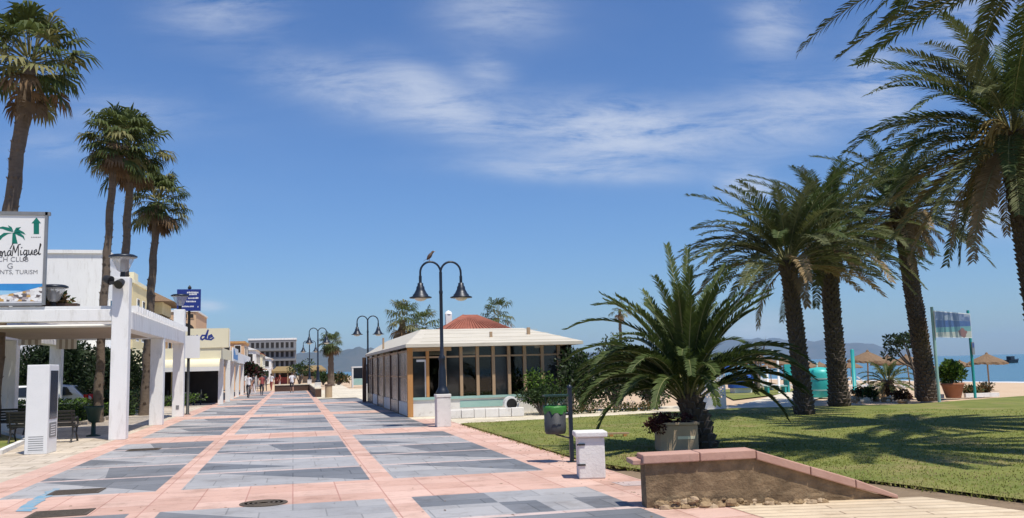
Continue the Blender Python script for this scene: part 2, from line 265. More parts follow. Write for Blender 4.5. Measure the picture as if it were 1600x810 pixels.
def print_mat(name, cols, scale):
    m = bpy.data.materials.new(name); m.use_nodes = True; nt = m.node_tree; p = nt.nodes['Principled BSDF']; p.inputs['Roughness'].default_value = 0.35
    t = N(nt, 'ShaderNodeTexCoord'); mp_ = N(nt, 'ShaderNodeMapping'); nt.links.new(t.outputs['Object'], mp_.inputs[0]); mp_.inputs['Scale'].default_value = (1, 1, 1.7)
    v = N(nt, 'ShaderNodeTexVoronoi'); v.inputs['Scale'].default_value = scale; v.distance = 'CHEBYCHEV'; nt.links.new(mp_.outputs[0], v.inputs['Vector'])
    s = N(nt, 'ShaderNodeSeparateColor'); nt.links.new(v.outputs['Color'], s.inputs[0]); r = N(nt, 'ShaderNodeValToRGB'); nt.links.new(s.outputs[0], r.inputs[0]); r.color_ramp.interpolation = 'CONSTANT'
    while len(r.color_ramp.elements) < len(cols): r.color_ramp.elements.new(0.5)
    for i, c in enumerate(cols): r.color_ramp.elements[i].position = i/len(cols); r.color_ramp.elements[i].color = (*c, 1)
    nt.links.new(r.outputs[0], p.inputs['Base Color']); return m
M['townprint'] = print_mat('printed_town_photo', [(0.7, 0.68, 0.66), (0.35, 0.30, 0.30), (0.72, 0.71, 0.70), (0.5, 0.30, 0.10), (0.62, 0.60, 0.58), (0.12, 0.10, 0.10), (0.75, 0.74, 0.72)], 9)
M['cloudprint'] = print_mat('printed_clouds', [(0.10, 0.14, 0.27), (0.16, 0.20, 0.32), (0.26, 0.30, 0.38), (0.08, 0.11, 0.22)], 4)
M['sea1'] = mat('printed_deep_blue', (0.03, 0.07, 0.24), (0.05, 0.11, 0.27), 3, 0.35)
M['sea2'] = mat('printed_sea_green', (0.10, 0.26, 0.27), (0.15, 0.33, 0.32), 3, 0.35)
M['sea3'] = mat('printed_sand', (0.42, 0.44, 0.36), (0.46, 0.47, 0.40), 3, 0.35)
M['printblue'] = mat('printed_sky_blue', (0.03, 0.20, 0.50), (0.05, 0.28, 0.60), 1.5, 0.35)
M['printblue2'] = mat('printed_pale_blue', (0.25, 0.48, 0.68), (0.32, 0.55, 0.72), 2, 0.35)
M['printred'] = mat('printed_red_roofs', (0.20, 0.07, 0.05), (0.26, 0.12, 0.09), 9, 0.35)

# ------------------------------------------------------------------ mesh builder
class MB:
    def __init__(s): s.v = []; s.f = []; s.mi = []; s.sm = []
    def add(s, vs, fs, mi=0, smooth=False):
        o = len(s.v); s.v += [tuple(v) for v in vs]
        for f in fs: s.f.append(tuple(o+i for i in f)); s.mi.append(mi); s.sm.append(smooth)
    def quad(s, a, b, c, d, mi=0): s.add([a, b, c, d], [(0, 1, 2, 3)], mi)
    def poly(s, pts, mi=0): s.add(pts, [tuple(range(len(pts)))], mi)
    def box(s, c, sz, mi=0, rz=0.0, rot=None):
        hx, hy, hz = sz[0]/2, sz[1]/2, sz[2]/2
        m = rot if rot is not None else Matrix.Rotation(rz, 3, 'Z')
        c = Vector(c)
        vs = [c + m @ Vector((x*hx, y*hy, z*hz)) for z in (-1, 1) for (x, y) in ((-1, -1), (1, -1), (1, 1), (-1, 1))]
        s.add(vs, [(3, 2, 1, 0), (4, 5, 6, 7), (0, 1, 5, 4), (1, 2, 6, 5), (2, 3, 7, 6), (3, 0, 4, 7)], mi); return s
    def bb(s, x0, x1, y0, y1, z0, z1, mi=0): return s.box(((x0+x1)/2, (y0+y1)/2, (z0+z1)/2), (x1-x0, y1-y0, z1-z0), mi)
    def bar(s, a, b, w, h, mi=0):
        a, b = Vector(a), Vector(b); d = (b-a); L = d.length; q = d.to_track_quat('X', 'Z').to_matrix()
        return s.box((a+b)/2, (L, w, h), mi, rot=q)
    def prism(s, pts, z0, z1, mi=0):
        n = len(pts); zz0 = z0 if hasattr(z0, '__len__') else [z0]*n; zz1 = z1 if hasattr(z1, '__len__') else [z1]*n
        vs = [(p[0], p[1], zz0[i]) for i, p in enumerate(pts)] + [(p[0], p[1], zz1[i]) for i, p in enumerate(pts)]
        fs = [tuple(range(n-1, -1, -1)), tuple(range(n, 2*n))] + [(i, (i+1) % n, n+(i+1) % n, n+i) for i in range(n)]
        s.add(vs, fs, mi); return s
    def tube(s, pts, rad, n=8, mi=0, caps=True, smooth=True):
        pts = [Vector(p) for p in pts]; k = len(pts)
        rr = rad if hasattr(rad, '__len__') else [rad]*k
        vs = []; prev = None
        for i, p in enumerate(pts):
            d = (pts[min(i+1, k-1)] - pts[max(i-1, 0)]).normalized()
            if prev is None:
                a = d.orthogonal().normalized()
            else: a = (prev - d*prev.dot(d)); a = a.normalized() if a.length > 1e-6 else d.orthogonal().normalized()
            prev = a; b = d.cross(a)
            for j in range(n):
                t = 2*PI*j/n; vs.append(p + (a*math.cos(t) + b*math.sin(t))*rr[i])
        fs = [(i*n+j, i*n+(j+1) % n, (i+1)*n+(j+1) % n, (i+1)*n+j) for i in range(k-1) for j in range(n)]
        s.add(vs, fs, mi, smooth)
        if caps:
            s.add(vs[:n], [tuple(range(n-1, -1, -1))], mi); s.add(vs[-n:], [tuple(range(n))], mi)
        return s
    def lathe(s, prof, c=(0, 0, 0), n=16, mi=0, smooth=True, sx=1, sy=1):
        vs = []
        for (r, z) in prof:
            for j in range(n):
                t = 2*PI*j/n; vs.append((c[0]+r*math.cos(t)*sx, c[1]+r*math.sin(t)*sy, c[2]+z))
        k = len(prof)
        fs = [(i*n+j, i*n+(j+1) % n, (i+1)*n+(j+1) % n, (i+1)*n+j) for i in range(k-1) for j in range(n)]
        s.add(vs, fs, mi, smooth)
        if prof[0][0] > 1e-4: s.add(vs[:n], [tuple(range(n-1, -1, -1))], mi)
        if prof[-1][0] > 1e-4: s.add(vs[-n:], [tuple(range(n))], mi)
        return s
    def build(s, name, mats, parent=None, bevel=0.0, loc=None):
        me = bpy.data.meshes.new(name); me.from_pydata(s.v, [], s.f)
        if not isinstance(mats, (list, tuple)): mats = [mats]
        for m in mats: me.materials.append(M[m] if isinstance(m, str) else m)
        me.polygons.foreach_set('material_index', s.mi); me.polygons.foreach_set('use_smooth', s.sm); me.update()
        o = bpy.data.objects.new(name, me); COL.objects.link(o)
        if parent: o.parent = parent
        if loc: o.location = loc
        if bevel:
            b = o.modifiers.new('bevel', 'BEVEL'); b.width = bevel; b.segments = 2; b.limit_method = 'ANGLE'; b.angle_limit = R(50)
        return o
def thing(name, label, cat, loc=(0, 0, 0), rz=0.0, group=None):
    o = bpy.data.objects.new(name, None); COL.objects.link(o); o.location = loc; o.rotation_euler = (0, 0, rz); o.empty_display_size = 0.2
    o['label'] = label; o['category'] = cat
    if group: o['group'] = group
    return o
def tag(o, label, cat, group=None):
    o['label'] = label; o['category'] = cat
    if group: o['group'] = group
    return o
def struct(o, kind='structure'): o['kind'] = kind; return o
def dup(root, loc, rz=None, label=None, scale=None):
    r = root.copy(); COL.objects.link(r); r.location = loc
    if rz is not None: r.rotation_euler = (0, 0, rz)
    if label: r['label'] = label
    if scale: r.scale = (scale, scale, scale)
    for ch in [c for c in bpy.data.objects if c.parent == root]:
        c = ch.copy(); COL.objects.link(c); c.parent = r
        for g in [x for x in bpy.data.objects if x.parent == ch]:
            d = g.copy(); COL.objects.link(d); d.parent = c
    return r
def text_mesh(body, size, name, m, parent, loc, rot, depth=0.004, shear=0.0, align='CENTER'):
    cu = bpy.data.curves.new(name, 'FONT'); cu.body = body; cu.size = size; cu.extrude = depth; cu.align_x = align; cu.shear = shear
    ob = bpy.data.objects.new(name, cu); COL.objects.link(ob)
    bpy.context.view_layer.update(); dg = bpy.context.evaluated_depsgraph_get()
    me = bpy.data.meshes.new_from_object(ob.evaluated_get(dg)); bpy.data.objects.remove(ob)
    me.materials.clear(); me.materials.append(M[m])
    o = bpy.data.objects.new(name, me); COL.objects.link(o); o.parent = parent; o.location = loc; o.rotation_euler = rot; return o

# ------------------------------------------------------------------ setting: terrain, sea, hills
def coast(y):
    return 93 - 0.00022*max(0, y-120)**1.9 if y < 1500 else -3000
def tz(x, y):
    s = coast(y) - x
    if s > 64: return -0.06
    if s > 50: return -0.06 - 0.62*((64-s)/14)
    if s > 0: return -0.68 - 1.3*((50-s)/50)
    return max(-5.0, -1.98 + s*0.06)
xs = [-6000, -2500, -1000, -500, -300, -200, -120, -80, -50, -30, -15, 0, 10, 18, 24, 28, 30, 32, 34, 36, 38, 40, 42, 45, 50, 56, 62, 70, 78, 86, 90, 93, 96, 100, 110, 125, 150]
ys = [-200, -60, -20, 0, 10, 20, 30, 35, 40, 45, 50, 60, 70, 80, 100, 120, 150, 180, 220, 260, 300, 350, 400, 450, 500, 560, 620, 680, 740, 800, 900, 1000, 1200, 1500]
mb = MB(); vs = [(x, y, tz(x, y)) for y in ys for x in xs]; nx = len(xs)
mb.add(vs, [(j*nx+i, j*nx+i+1, (j+1)*nx+i+1, (j+1)*nx+i) for j in range(len(ys)-1) for i in range(nx-1)], 0, True)
struct(mb.build('ground', 'sand'))
mb = MB(); mb.quad((-12000, -3000, -1.9), (20000, -3000, -1.9), (20000, 21000, -1.9), (-12000, 21000, -1.9)); struct(mb.build('sea', 'sea'))

def ridge(name, px0, px1, dist, prof, depth, seed, hscale=1.0):
    r = random.Random(seed); mb = MB(); n = 90; rows = 8; vs = []
    ph = [r.uniform(0, 6) for _ in range(8)]
    for i in range(n+1):
        px = px0 + (px1-px0)*i/n; d = ray(px, 575); b = math.atan2(d.x, d.y)
        # crest height from the profile (pixels above the horizon)
        hp = 0
        for (a, ha), (c, hc) in zip(prof, prof[1:]):
            if a <= px <= c: t = (px-a)/(c-a); t = t*t*(3-2*t); hp = ha + (hc-ha)*t
        hp *= 1 + 0.035*math.sin(px*0.09+ph[0]) + 0.02*math.sin(px*0.31+ph[1]) + 0.012*math.sin(px*0.8+ph[2])
        H = max(0.0, hp)*dist/FOC*hscale
        for k in range(rows+1):
            t = k/rows; dd = dist - depth*0.5 + depth*t; hh = H*(math.sin(min(1, t*2)*PI/2)**1.4 if t <= 0.5 else math.cos((t-0.5)*PI)**0.7 if t < 1 else 0)
            hh *= 1 + 0.18*math.sin(i*0.7 + k*2.1 + ph[3])*(1 if 0 < k < rows and k != rows//2 else 0)
            vs.append((math.sin(b)*dd, math.cos(b)*dd, -3 + hh))
    w = rows+1
    mb.add(vs, [(i*w+k, i*w+k+1, (i+1)*w+k+1, (i+1)*w+k) for i in range(n) for k in range(rows)], 0, True)
    return struct(mb.build(name, 'hill'))
ridge('coastal_hills', 250, 800, 11000, [(250, 24), (330, 30), (420, 20), (480, 30), (545, 34), (580, 33), (640, 42), (700, 30), (800, 8)], 2600, 3)
ridge('distant_mountains', 700, 1470, 20500, [(700, 2), (900, 24), (1080, 34), (1180, 40), (1260, 33), (1340, 27), (1400, 15), (1470, 1)], 2400, 5, 0.82)

# haze: one even closed box of air
mb = MB(); mb.bb(-13000, 21000, -4000, 22000, -6.2, 590)
hz = mb.build('haze', 'white'); struct(hz, 'stuff')
hm = bpy.data.materials.new('air_haze'); hm.use_nodes = True; hn = hm.node_tree; hn.nodes.clear()
ho = N(hn, 'ShaderNodeOutputMaterial'); hv = N(hn, 'ShaderNodeVolumePrincipled'); hv.inputs['Color'].default_value = (0.50, 0.72, 1.0, 1); hv.inputs['Density'].default_value = 0.000034; hv.inputs['Anisotropy'].default_value = 0.0
hn.links.new(hv.outputs[0], ho.inputs['Volume']); hz.data.materials.clear(); hz.data.materials.append(hm)

# ------------------------------------------------------------------ promenade paving: one sheet of butted slabs
XL0, XL1, XA0, XA1, XB0, XB1, XR0, XR1 = -4.75, -4.12, -1.99, -1.63, 1.18, 1.55, 4.02, 5.0
mb = MB(); Y0, Y1 = 2.0, 92.0
PK, PP, SD, SL_ = 0, 1, 2, 3
def rect(x0, x1, y0, y1, mi): mb.quad((x0, y0, 0), (x1, y0, 0), (x1, y1, 0), (x0, y1, 0), mi)
rect(XL0, XL1, Y0, Y1, PK); rect(XA0, XA1, Y0, Y1, PK); rect(XB0, XB1, Y0, Y1, PK); rect(XR0, XR1, Y0, 31.2, PK)
pr_ = random.Random(11)
panels = [(XL1, XA0), (XA1, XB0), (XB1, XR0)]
for pi, (a, b) in enumerate(panels):
    yend = 60.0 if pi == 2 else Y1
    y = 2.02-0.05
    base = 12.35
    k = -1
    while base + 12.55*k < yend:
        yb = base + 12.55*k
        if yb+2.2 > Y0: rect(a, b, max(Y0, yb), min(yend, yb+2.2), PK)
        # five rows of slate wedges to the next band
        ys0 = yb+2.2; rowh = (12.55-2.2)/5
        for r in range(5):
            y0 = ys0 + r*rowh; y1 = y0 + rowh
            if y1 > yend or y0 < Y0: continue
            ln = 0.16 if r else 0.0
            if ln: rect(a, b, y0, y0+ln, PP); y0 += ln
            w = b-a
            kind = (r + pi) % 3 if r else 0
            if pi == 2 and k == -1: kind = 4
            if kind == 0:       # long wedge, dark side to the right
                t = pr_.uniform(0.0, 0.12)
                mb.poly([(a, y0, 0), (b, y0+0.02, 0), (a+w*t, y1, 0), (a, y1, 0)], SL_) if t > 0.02 else mb.poly([(a, y0, 0), (b, y0, 0), (a, y1, 0)], SL_)
                if t > 0.02: mb.poly([(a, y0, 0), (b, y0, 0), (b, y0+0.02, 0)], SL_); mb.poly([(b, y0+0.02, 0), (b, y1, 0), (a+w*t, y1, 0)], SD)
                else: mb.poly([(b, y0, 0), (b, y1, 0), (a, y1, 0)], SD)
            elif kind == 1:     # light left, dark block right, thin dark foot
                m1, m2, yq = a+w*pr_.uniform(0.4, 0.55), a+w*pr_.uniform(0.25, 0.4), y0+(y1-y0)*0.3
                mb.poly([(a, y0, 0), (a+w*0.36, y0, 0), (a, yq, 0)], SD)
                mb.poly([(a+w*0.36, y0, 0), (m1, y0, 0), (m2, y1, 0), (a, y1, 0), (a, yq, 0)], SL_)
                mb.poly([(m1, y0, 0), (b, y0, 0), (b, y1, 0), (m2, y1, 0)], SD)
            elif kind == 2:     # wedge the other way over a light strip
                ym = y0+(y1-y0)*0.25
                mb.poly([(a, y0, 0), (b, y0, 0), (b, ym, 0), (a, ym, 0)], SL_)
                m1 = a+w*pr_.uniform(0.55, 0.7)
                mb.poly([(a, ym, 0), (m1, ym, 0), (a, y1, 0)], SD); mb.poly([(m1, ym, 0), (b, ym, 0), (b, y1, 0), (a, y1, 0)], SL_)
            else:               # mixed slate slabs
                nc = 5
                for c in range(nc):
                    for h in range(2):
                        rect(a+w*c/nc, a+w*(c+1)/nc, y0+(y1-y0)*h/2, y0+(y1-y0)*(h+1)/2, pr_.choice([SD, SD, SL_]))
        k += 1
struct(mb.build('promenade', ['pink', 'pinkpale', 'slate_d', 'slate_l']))
# right plaza beyond the restaurant, left footway, paths
def sheet(name, pts, z, m, kind='structure'):
    mb = MB(); mb.poly([(p[0], p[1], z) for p in pts]); return struct(mb.build(name, m), kind)
sheet('footway', [(-30, 2), (XL0, 2), (XL0, 92), (-7.2, 92), (-7.2, 51), (-30, 51)], 0.0, 'beige')
sheet('road', [(-30, 51), (-7.2, 51), (-7.2, 260), (-30, 260)], -0.02, 'asphalt')
sheet('plaza', [(XB1, 60), (4.02, 60), (4.02, 51.6), (9, 51.6), (7.5, 90), (XB1, 90)], -0.008, 'cream_path')
sheet('plaza_path', [(3.0, 61), (4.6, 61), (6.4, 130), (4.6, 130)], -0.002, 'cream_path')
sheet('garden_path', [(5.0, 27.7), (8.2, 28.25), (15.5, 30.2), (17.6, 29.5), (26, 40), (26, 44), (16.5, 31.9), (15.4, 31.8), (8.4, 30.2), (5.0, 30.9)], 0.002, 'cream_path')
sheet('restaurant_forecourt', [(4.02, 31.2), (5.0, 31.2), (5.0, 30.9), (8.4, 30.2), (15.4, 31.8), (16, 34), (4.02, 33.2)], -0.006, 'cream_path')
sheet('boardwalk', [(4.98, 2), (8.6, 2), (7.75, 8.3), (7.45, 9.7), (4.98, 10.2)], 0.004, 'planks')
sheet('soil_bed', [(4.98, 10.25), (7.45, 9.75), (7.8, 8.3), (8.6, 2), (16, 2), (16, 12), (8, 13.6), (4.98, 14)], -0.015, 'soil')
LAWN = [(5.02, 27.6), (5.0, 18.5), (5.02, 15.2), (5.4, 13.6), (6.3, 12.2), (7.7, 11.1), (8.25, 8.7), (9.2, 2), (52, 2), (52, 33), (34, 31.2), (28, 30.3), (21.5, 28.0), (17.6, 29.2), (15.4, 29.9), (8.2, 28.0)]
sheet('lawn', LAWN, 0.03, 'lawn')
sheet('lawn_patch', [(-6.7, 23.4), (-7.3, 28), (-9.1, 32), (-20, 32), (-20, 20), (-8.5, 21)], 0.03, 'lawn')
sheet('garden_grass', [(-7.6, 36.5), (-7.3, 48), (-26, 48), (-26, 36.5)], 0.025, 'lawn')
sheet('beach_turf', [(19.2, 37.2), (26.5, 43.5), (31, 53), (25, 51)], 0.0, 'lawn')
mb = MB(); kp = [(-6.6, 23.3), (-7.2, 28), (-9.0, 32.1)]
for a, b in zip(kp, kp[1:]): mb.bar((a[0], a[1], 0.04), (b[0], b[1], 0.04), 0.14, 0.12)
mb.bar((-6.6, 23.3, 0.04), (-8.5, 20.9, 0.04), 0.14, 0.12); struct(mb.build('lawn_kerb', 'white_dirty'))
mb = MB(); mb.bar((-7.5, 36.4, 0.06), (-7.2, 48.1, 0.06), 0.2, 0.14); mb.bar((-7.6, 36.4, 0.06), (-26, 36.4, 0.06), 0.2, 0.14); struct(mb.build('garden_kerb', 'beige'))

def inside(x, y, P):
    c = False; j = len(P)-1
    for i in range(len(P)):
        if (P[i][1] > y) != (P[j][1] > y) and x < (P[j][0]-P[i][0])*(y-P[i][1])/(P[j][1]-P[i][1])+P[i][0]: c = not c
        j = i
    return c
gr = random.Random(5); mb = MB(); cnt = 0
def patchy(x, y): return math.sin(x*1.3+0.7*math.sin(y*0.9))*math.sin(y*1.1+1.3*math.sin(x*0.6)) + 0.5*math.sin(x*3.7+y*2.9)
while cnt < 32000:
    t = gr.random(); d = 9.5/(1-t*0.70); b = HEAD + gr.uniform(-0.09, 0.56); x, y = math.sin(b)*d, math.cos(b)*d
    if not inside(x+gr.gauss(0, 0.09), y+gr.gauss(0, 0.09), LAWN): continue
    cnt += 1; a = gr.uniform(0, 2*PI); h = gr.uniform(0.012, 0.032); w = 0.006 + 0.0003*d; lean = gr.uniform(0.0, 0.05)
    edge = max(0, 1.2-(abs(x-5.2)))*0.5 + (0.7 if y < 12.8 and x < 10.5 else 0)
    mi = 1 if gr.random() < 0.06 + 0.55*max(0, patchy(x*0.6, y*0.6)-0.25)**1.2 + 0.35*edge else 0
    if edge > 0.5 and gr.random() < 0.45: continue
    ca_, sa_ = math.cos(a)*w, math.sin(a)*w
    mb.add([(x-ca_, y-sa_, 0.028), (x+ca_, y+sa_, 0.028), (x+math.cos(a+1.5)*lean, y+math.sin(a+1.5)*lean, 0.03+h)], [(0, 1, 2)], mi)
struct(mb.build('grass', ['grassb', 'grassd']), 'stuff')

# ------------------------------------------------------------------ palms
def frond(mb, o, az, e0, L, droop, leaf, nl, mi, rs, mr, width=0.03, pet=0.16, vee=0.35, rr=0.022, lean_fwd=0.62, limp=0.35, power=1.35):
    o = Vector(o); ns = 12; pts = [o]; p = o.copy(); tang = []
    for i in range(ns):
        t = (i+0.5)/ns; e = e0 - droop*t**power; d = Vector((math.cos(az)*math.cos(e), math.sin(az)*math.cos(e), math.sin(e)))
        tang.append(d); p = p + d*(L/ns); pts.append(p.copy())
    tang.append(tang[-1])
    mb.tube(pts, [rr*(1-0.85*i/ns) for i in range(ns+1)], 4, mr, False)
    side = Vector((-math.sin(az), math.cos(az), 0))
    for k in range(nl):
        t = pet + (1-pet)*(k+rs.uniform(0.2, 0.8))/nl; f = t*ns; i = min(ns-1, int(f)); q = pts[i].lerp(pts[i+1], f-i); tg = tang[i].lerp(tang[i+1], f-i).normalized()
        up = tg.cross(side); up = up if up.z > 0 else -up
        env = min(1, (t-pet)/0.18+0.35)*(1-0.55*max(0, (t-0.45)/0.55)**1.5)
        for sgn in (-1, 1):
            ll = leaf*env*rs.uniform(0.8, 1.1)
            d = (tg*(lean_fwd+0.35*t) + side*sgn*rs.uniform(0.7, 0.9) + up*rs.uniform(vee-0.25, vee+0.2)).normalized()
            wv = (tg - d*tg.dot(d)).normalized()*width*0.5*rs.uniform(0.8, 1.2)
            m = q + d*ll*0.55; d2 = (d + Vector((0, 0, -limp*rs.uniform(0.5, 1.4)))).normalized(); e = m + d2*ll*0.45
            mb.add([q-wv*0.6, q+wv*0.6, m+wv, m-wv, e], [(0, 1, 2, 3), (3, 2, 4)], mi)
def phoenix(name, label, loc, h, lean, L, n, seed, trunk_r=0.34, loads=None, leaf=0.46, cat='palm tree', group=None, emin=-0.55, emax=1.45, mats=('fr1', 'fr2', 'fr3', 'frdry', 'rachis', 'flower'), flowers=0, dead=6, nl=60, arch=False, lf=None, wd=0.040, green=False):
    rs = random.Random(seed); root = thing(name, label, cat, loc, 0, group)
    tb = MB(); pts = []; rad = []
    for i in range(15):
        t = i/14; pts.append(Vector((lean[0]*t**1.3, lean[1]*t**1.3, h*t))); r = trunk_r*(1.12-0.24*t + 0.22*math.exp(-t*18) + 0.20*math.exp(-((t-0.965)/0.05)**2)); rad.append(r)
    tb.tube(pts, [r*0.9 for r in rad], 14, 0)
    z = 0.06; row = 0
    while z < h-0.05:     # old leaf bases, spiralling up
        t = z/h; c = Vector((lean[0]*t**1.3, lean[1]*t**1.3, z)); i = min(13, int(t*14)); r = rad[i]+(rad[i+1]-rad[i])*(t*14-i); nn_ = max(9, int(2*PI*r/0.19))
        for j in range(nn_):
            a = 2*PI*(j+0.5*(row % 2))/nn_ + rs.uniform(-0.08, 0.08); o = Vector((math.cos(a), math.sin(a), 0)); s_ = Vector((-math.sin(a), math.cos(a), 0)); w = PI*r/nn_*0.95
            out = rs.uniform(0.03, 0.085)+ (0.06 if t > 0.9 else 0); hh = rs.uniform(0.08, 0.13)
            b0 = c + o*(r*0.86) + Vector((0, 0, -0.05)); tip = c + o*(r*0.9+out) + Vector((0, 0, hh))
            v_ = [b0-s_*w, b0+s_*w, tip+s_*w*0.6, tip-s_*w*0.6, c+o*r*0.82+s_*w*0.7+Vector((0, 0, hh+0.02)), c+o*r*0.82-s_*w*0.7+Vector((0, 0, hh+0.02))]
            tb.add(v_, [(0, 1, 2, 3)], 0); tb.add(v_, [(3, 2, 4, 5), (1, 4, 2), (0, 3, 5)], 1 if rs.random() < 0.75 else 0)
        z += rs.uniform(0.105, 0.135); row += 1
    tb.build('trunk', ['bark', 'barktip'], root)
    cb = MB(); top = Vector((lean[0], lean[1], h))
    ga = 2.39996
    for i in range(n):
        t = (i+0.5)/n; e = emax - (emax-emin)*t**0.9 + rs.uniform(-0.12, 0.12); az = i*ga + rs.uniform(-0.25, 0.25)
        ll = L*rs.uniform(0.85, 1.08)*(0.8 if t < 0.12 else 1)
        dr = rs.uniform(0.75, 1.1) if e > 0.95 else rs.uniform(0.95, 1.35) if e > 0.2 else rs.uniform(0.5, 0.9)
        if arch: dr = rs.uniform(0.55, 0.95) if e > 1.2 else rs.uniform(1.35, 1.9)
        mi = rs.choice([0, 0, 1, 2]) if t < 0.8 else rs.choice([0, 1, 2]) if (arch or green) else rs.choice([1, 1, 2, 3])
        frond(cb, top + Vector((math.cos(az)*0.12, math.sin(az)*0.12, 0.05-0.25*t)), az, e, ll, dr, leaf, nl, mi, rs, 4, **(lf or dict(vee=0.3, width=wd)))
    for i in range(dead):
        az = rs.uniform(0, 2*PI); frond(cb, top + Vector((math.cos(az)*0.2, math.sin(az)*0.2, -0.3)), az, rs.uniform(-0.9, -0.3), L*rs.uniform(0.35, 0.6), rs.uniform(0.7, 1.0), leaf*0.8, nl-10, 3, rs, 3, vee=0.0)
    for (az, e, ll, dr, mi) in (loads or []):
        frond(cb, top, az, e, ll, dr, leaf*(1.0 if lf else 1.1), nl+8, mi, rs, 4, **(lf or dict(vee=0.2, limp=0.5, width=wd)))
    cb.build('crown', list(mats), root)
    if flowers:
        fb = MB()
        for k in range(flowers):
            az = rs.uniform(0, 2*PI)
            for j in range(12):
                e = 0.5 + rs.uniform(-0.3, 0.3); a2 = az+rs.uniform(-0.25, 0.25); p = top + Vector((0, 0, -0.1)); pts = [p.copy()]
                for s_ in range(6):
                    ee = e - 2.0*(s_/6)**1.1; p = p + Vector((math.cos(a2)*math.cos(ee), math.sin(a2)*math.cos(ee), math.sin(ee)))*0.24; pts.append(p.copy())
                fb.tube(pts, [0.02]*4 + [0.03, 0.026, 0.014], 4, 0)
        fb.build('flower_stalk', 'flower', root)
    return root

def fan_palm(name, label, loc, h, lean, r_tr, n, seed, fan=0.78, group=None, pet=0.95, ns=16, skirt=18):
    rs = random.Random(seed); root = thing(name, label, 'palm tree', loc, 0, group); tb = MB()
    pts = []; rad = []
    for i in range(41):
        t = i/40; pts.append((lean[0]*t**1.4+0.02*math.sin(i), lean[1]*t**1.4, h*t)); rad.append(r_tr*(1.05-0.25*t+0.35*math.exp(-t*14))*rs.uniform(0.93, 1.07))
    tb.tube(pts, rad, 10, 0)
    for i in range(int(h*16)):
        t = rs.uniform(0.04, 0.99); a = rs.uniform(0, 2*PI); k = int(t*40); r = rad[k]; c = Vector(pts[k]); o = Vector((math.cos(a), math.sin(a), 0)); s_ = Vector((-math.sin(a), math.cos(a), 0)); w = 0.05
        b0 = c+o*r*0.9; tip = c+o*(r+rs.uniform(0.02, 0.06))+Vector((0, 0, 0.1))
        tb.add([b0-s_*w, b0+s_*w, tip+s_*w*.5, tip-s_*w*.5], [(0, 1, 2, 3)], 0)
    tb.build('trunk', 'bark2', root)
    cb = MB(); sk = MB(); top = Vector((lean[0], lean[1], h))
    def fan_leaf(b, az, e, pl, fr_, mi, mp_, drop):
        d = Vector((math.cos(az)*math.cos(e), math.sin(az)*math.cos(e), math.sin(e))); side = Vector((-math.sin(az), math.cos(az), 0)); p0 = top + Vector((math.cos(az), math.sin(az), 0))*r_tr*0.6 + Vector((0, 0, 0.35*math.sin(e)))
        mid = p0 + d*pl*0.5 + Vector((0, 0, 0.03)); p1 = p0 + d*pl - Vector((0, 0, 0.08*pl))
        b.tube([p0, mid, p1], [0.025, 0.02, 0.014], 4, mp_, False)
        d1 = (d - Vector((0, 0, 0.35))).normalized(); nrm = d1.cross(side).normalized()
        for k in range(ns):
            a = (k/(ns-1)-0.5)*R(215); dd = (d1*math.cos(a) + side*math.sin(a) + nrm*0.12*rs.uniform(-1, 1) + Vector((0, 0, -0.12*abs(math.sin(a))))).normalized()
            ll = fr_*(1-0.35*(abs(a)/R(108))**2)*rs.uniform(0.9, 1.1); w = ll*0.135; sv = dd.cross(nrm).normalized()*w*0.5
            m1 = p1 + dd*ll*0.62; dd2 = (dd + Vector((0, 0, -drop*rs.uniform(0.6, 1.5)))).normalized(); e1 = m1 + dd2*ll*0.45
            b.add([p1-sv*0.25, p1+sv*0.25, m1+sv, m1-sv, e1], [(0, 1, 2, 3), (3, 2, 4)], mi)
    for i in range(n):
        t = (i+0.5)/n; e = 1.35 - 2.05*t + rs.uniform(-0.15, 0.15); az = i*2.39996 + rs.uniform(-0.3, 0.3)
        mi = rs.choice([0, 0, 0, 0, 1]) if t < 0.7 else rs.choice([0, 0, 1, 2])
        fan_leaf(cb, az, e, pet*rs.uniform(0.65, 1.15), fan*rs.uniform(0.8, 1.15), mi, 1, rs.uniform(0.8, 1.8))
    cb.build('crown', ['fan1', 'fan2', 'fandry'], root)
    for i in range(skirt):
        fan_leaf(sk, rs.uniform(0, 2*PI), rs.uniform(-1.35, -0.75), pet*rs.uniform(0.4, 0.9), fan*rs.uniform(0.6, 0.9), 0, 0, 1.2)
    sk.build('dead_leaf_skirt', 'fandry', root)
    return root

# right lawn date palms
def base(px, py): p = G(px, py); return (p.x, p.y, 0.0)
def headaz(deg): return PI/2 - HEAD - R(deg)          # azimuth: 0 = straight away, 90 = to the right
PG = 'date palms on the lawn'
phoenix('date_palm', 'shorter date palm with stout ringed trunk, nearest the white lattice panel', base(1257, 649), 4.80, (-0.25, 0.0), 3.6, 70, 21, 0.25, group=PG, dead=3, emin=0.02,
        loads=[(headaz(-80), 0.75, 3.6, 1.6, 2), (headaz(-60), 1.0, 3.6, 1.4, 0), (headaz(-100), 0.5, 3.3, 1.4, 2)])
phoenix('date_palm', 'tall date palm standing second from the lattice, with brown hanging fronds', base(1312, 636), 6.1, (-0.1, 0.0), 3.8, 76, 22, 0.31, group=PG, dead=14, emin=-0.35)
phoenix('date_palm', 'date palm with leaning dark trunk beside the teal poles of the beach billboard', base(1450, 627), 7.45, (-0.55, 0.1), 3.7, 76, 23, 0.315, group=PG, dead=14, emin=-0.4, loads=[(headaz(-75), -0.9, 2.6, 0.8, 2), (headaz(-95), 0.5, 3.9, 1.6, 1)])
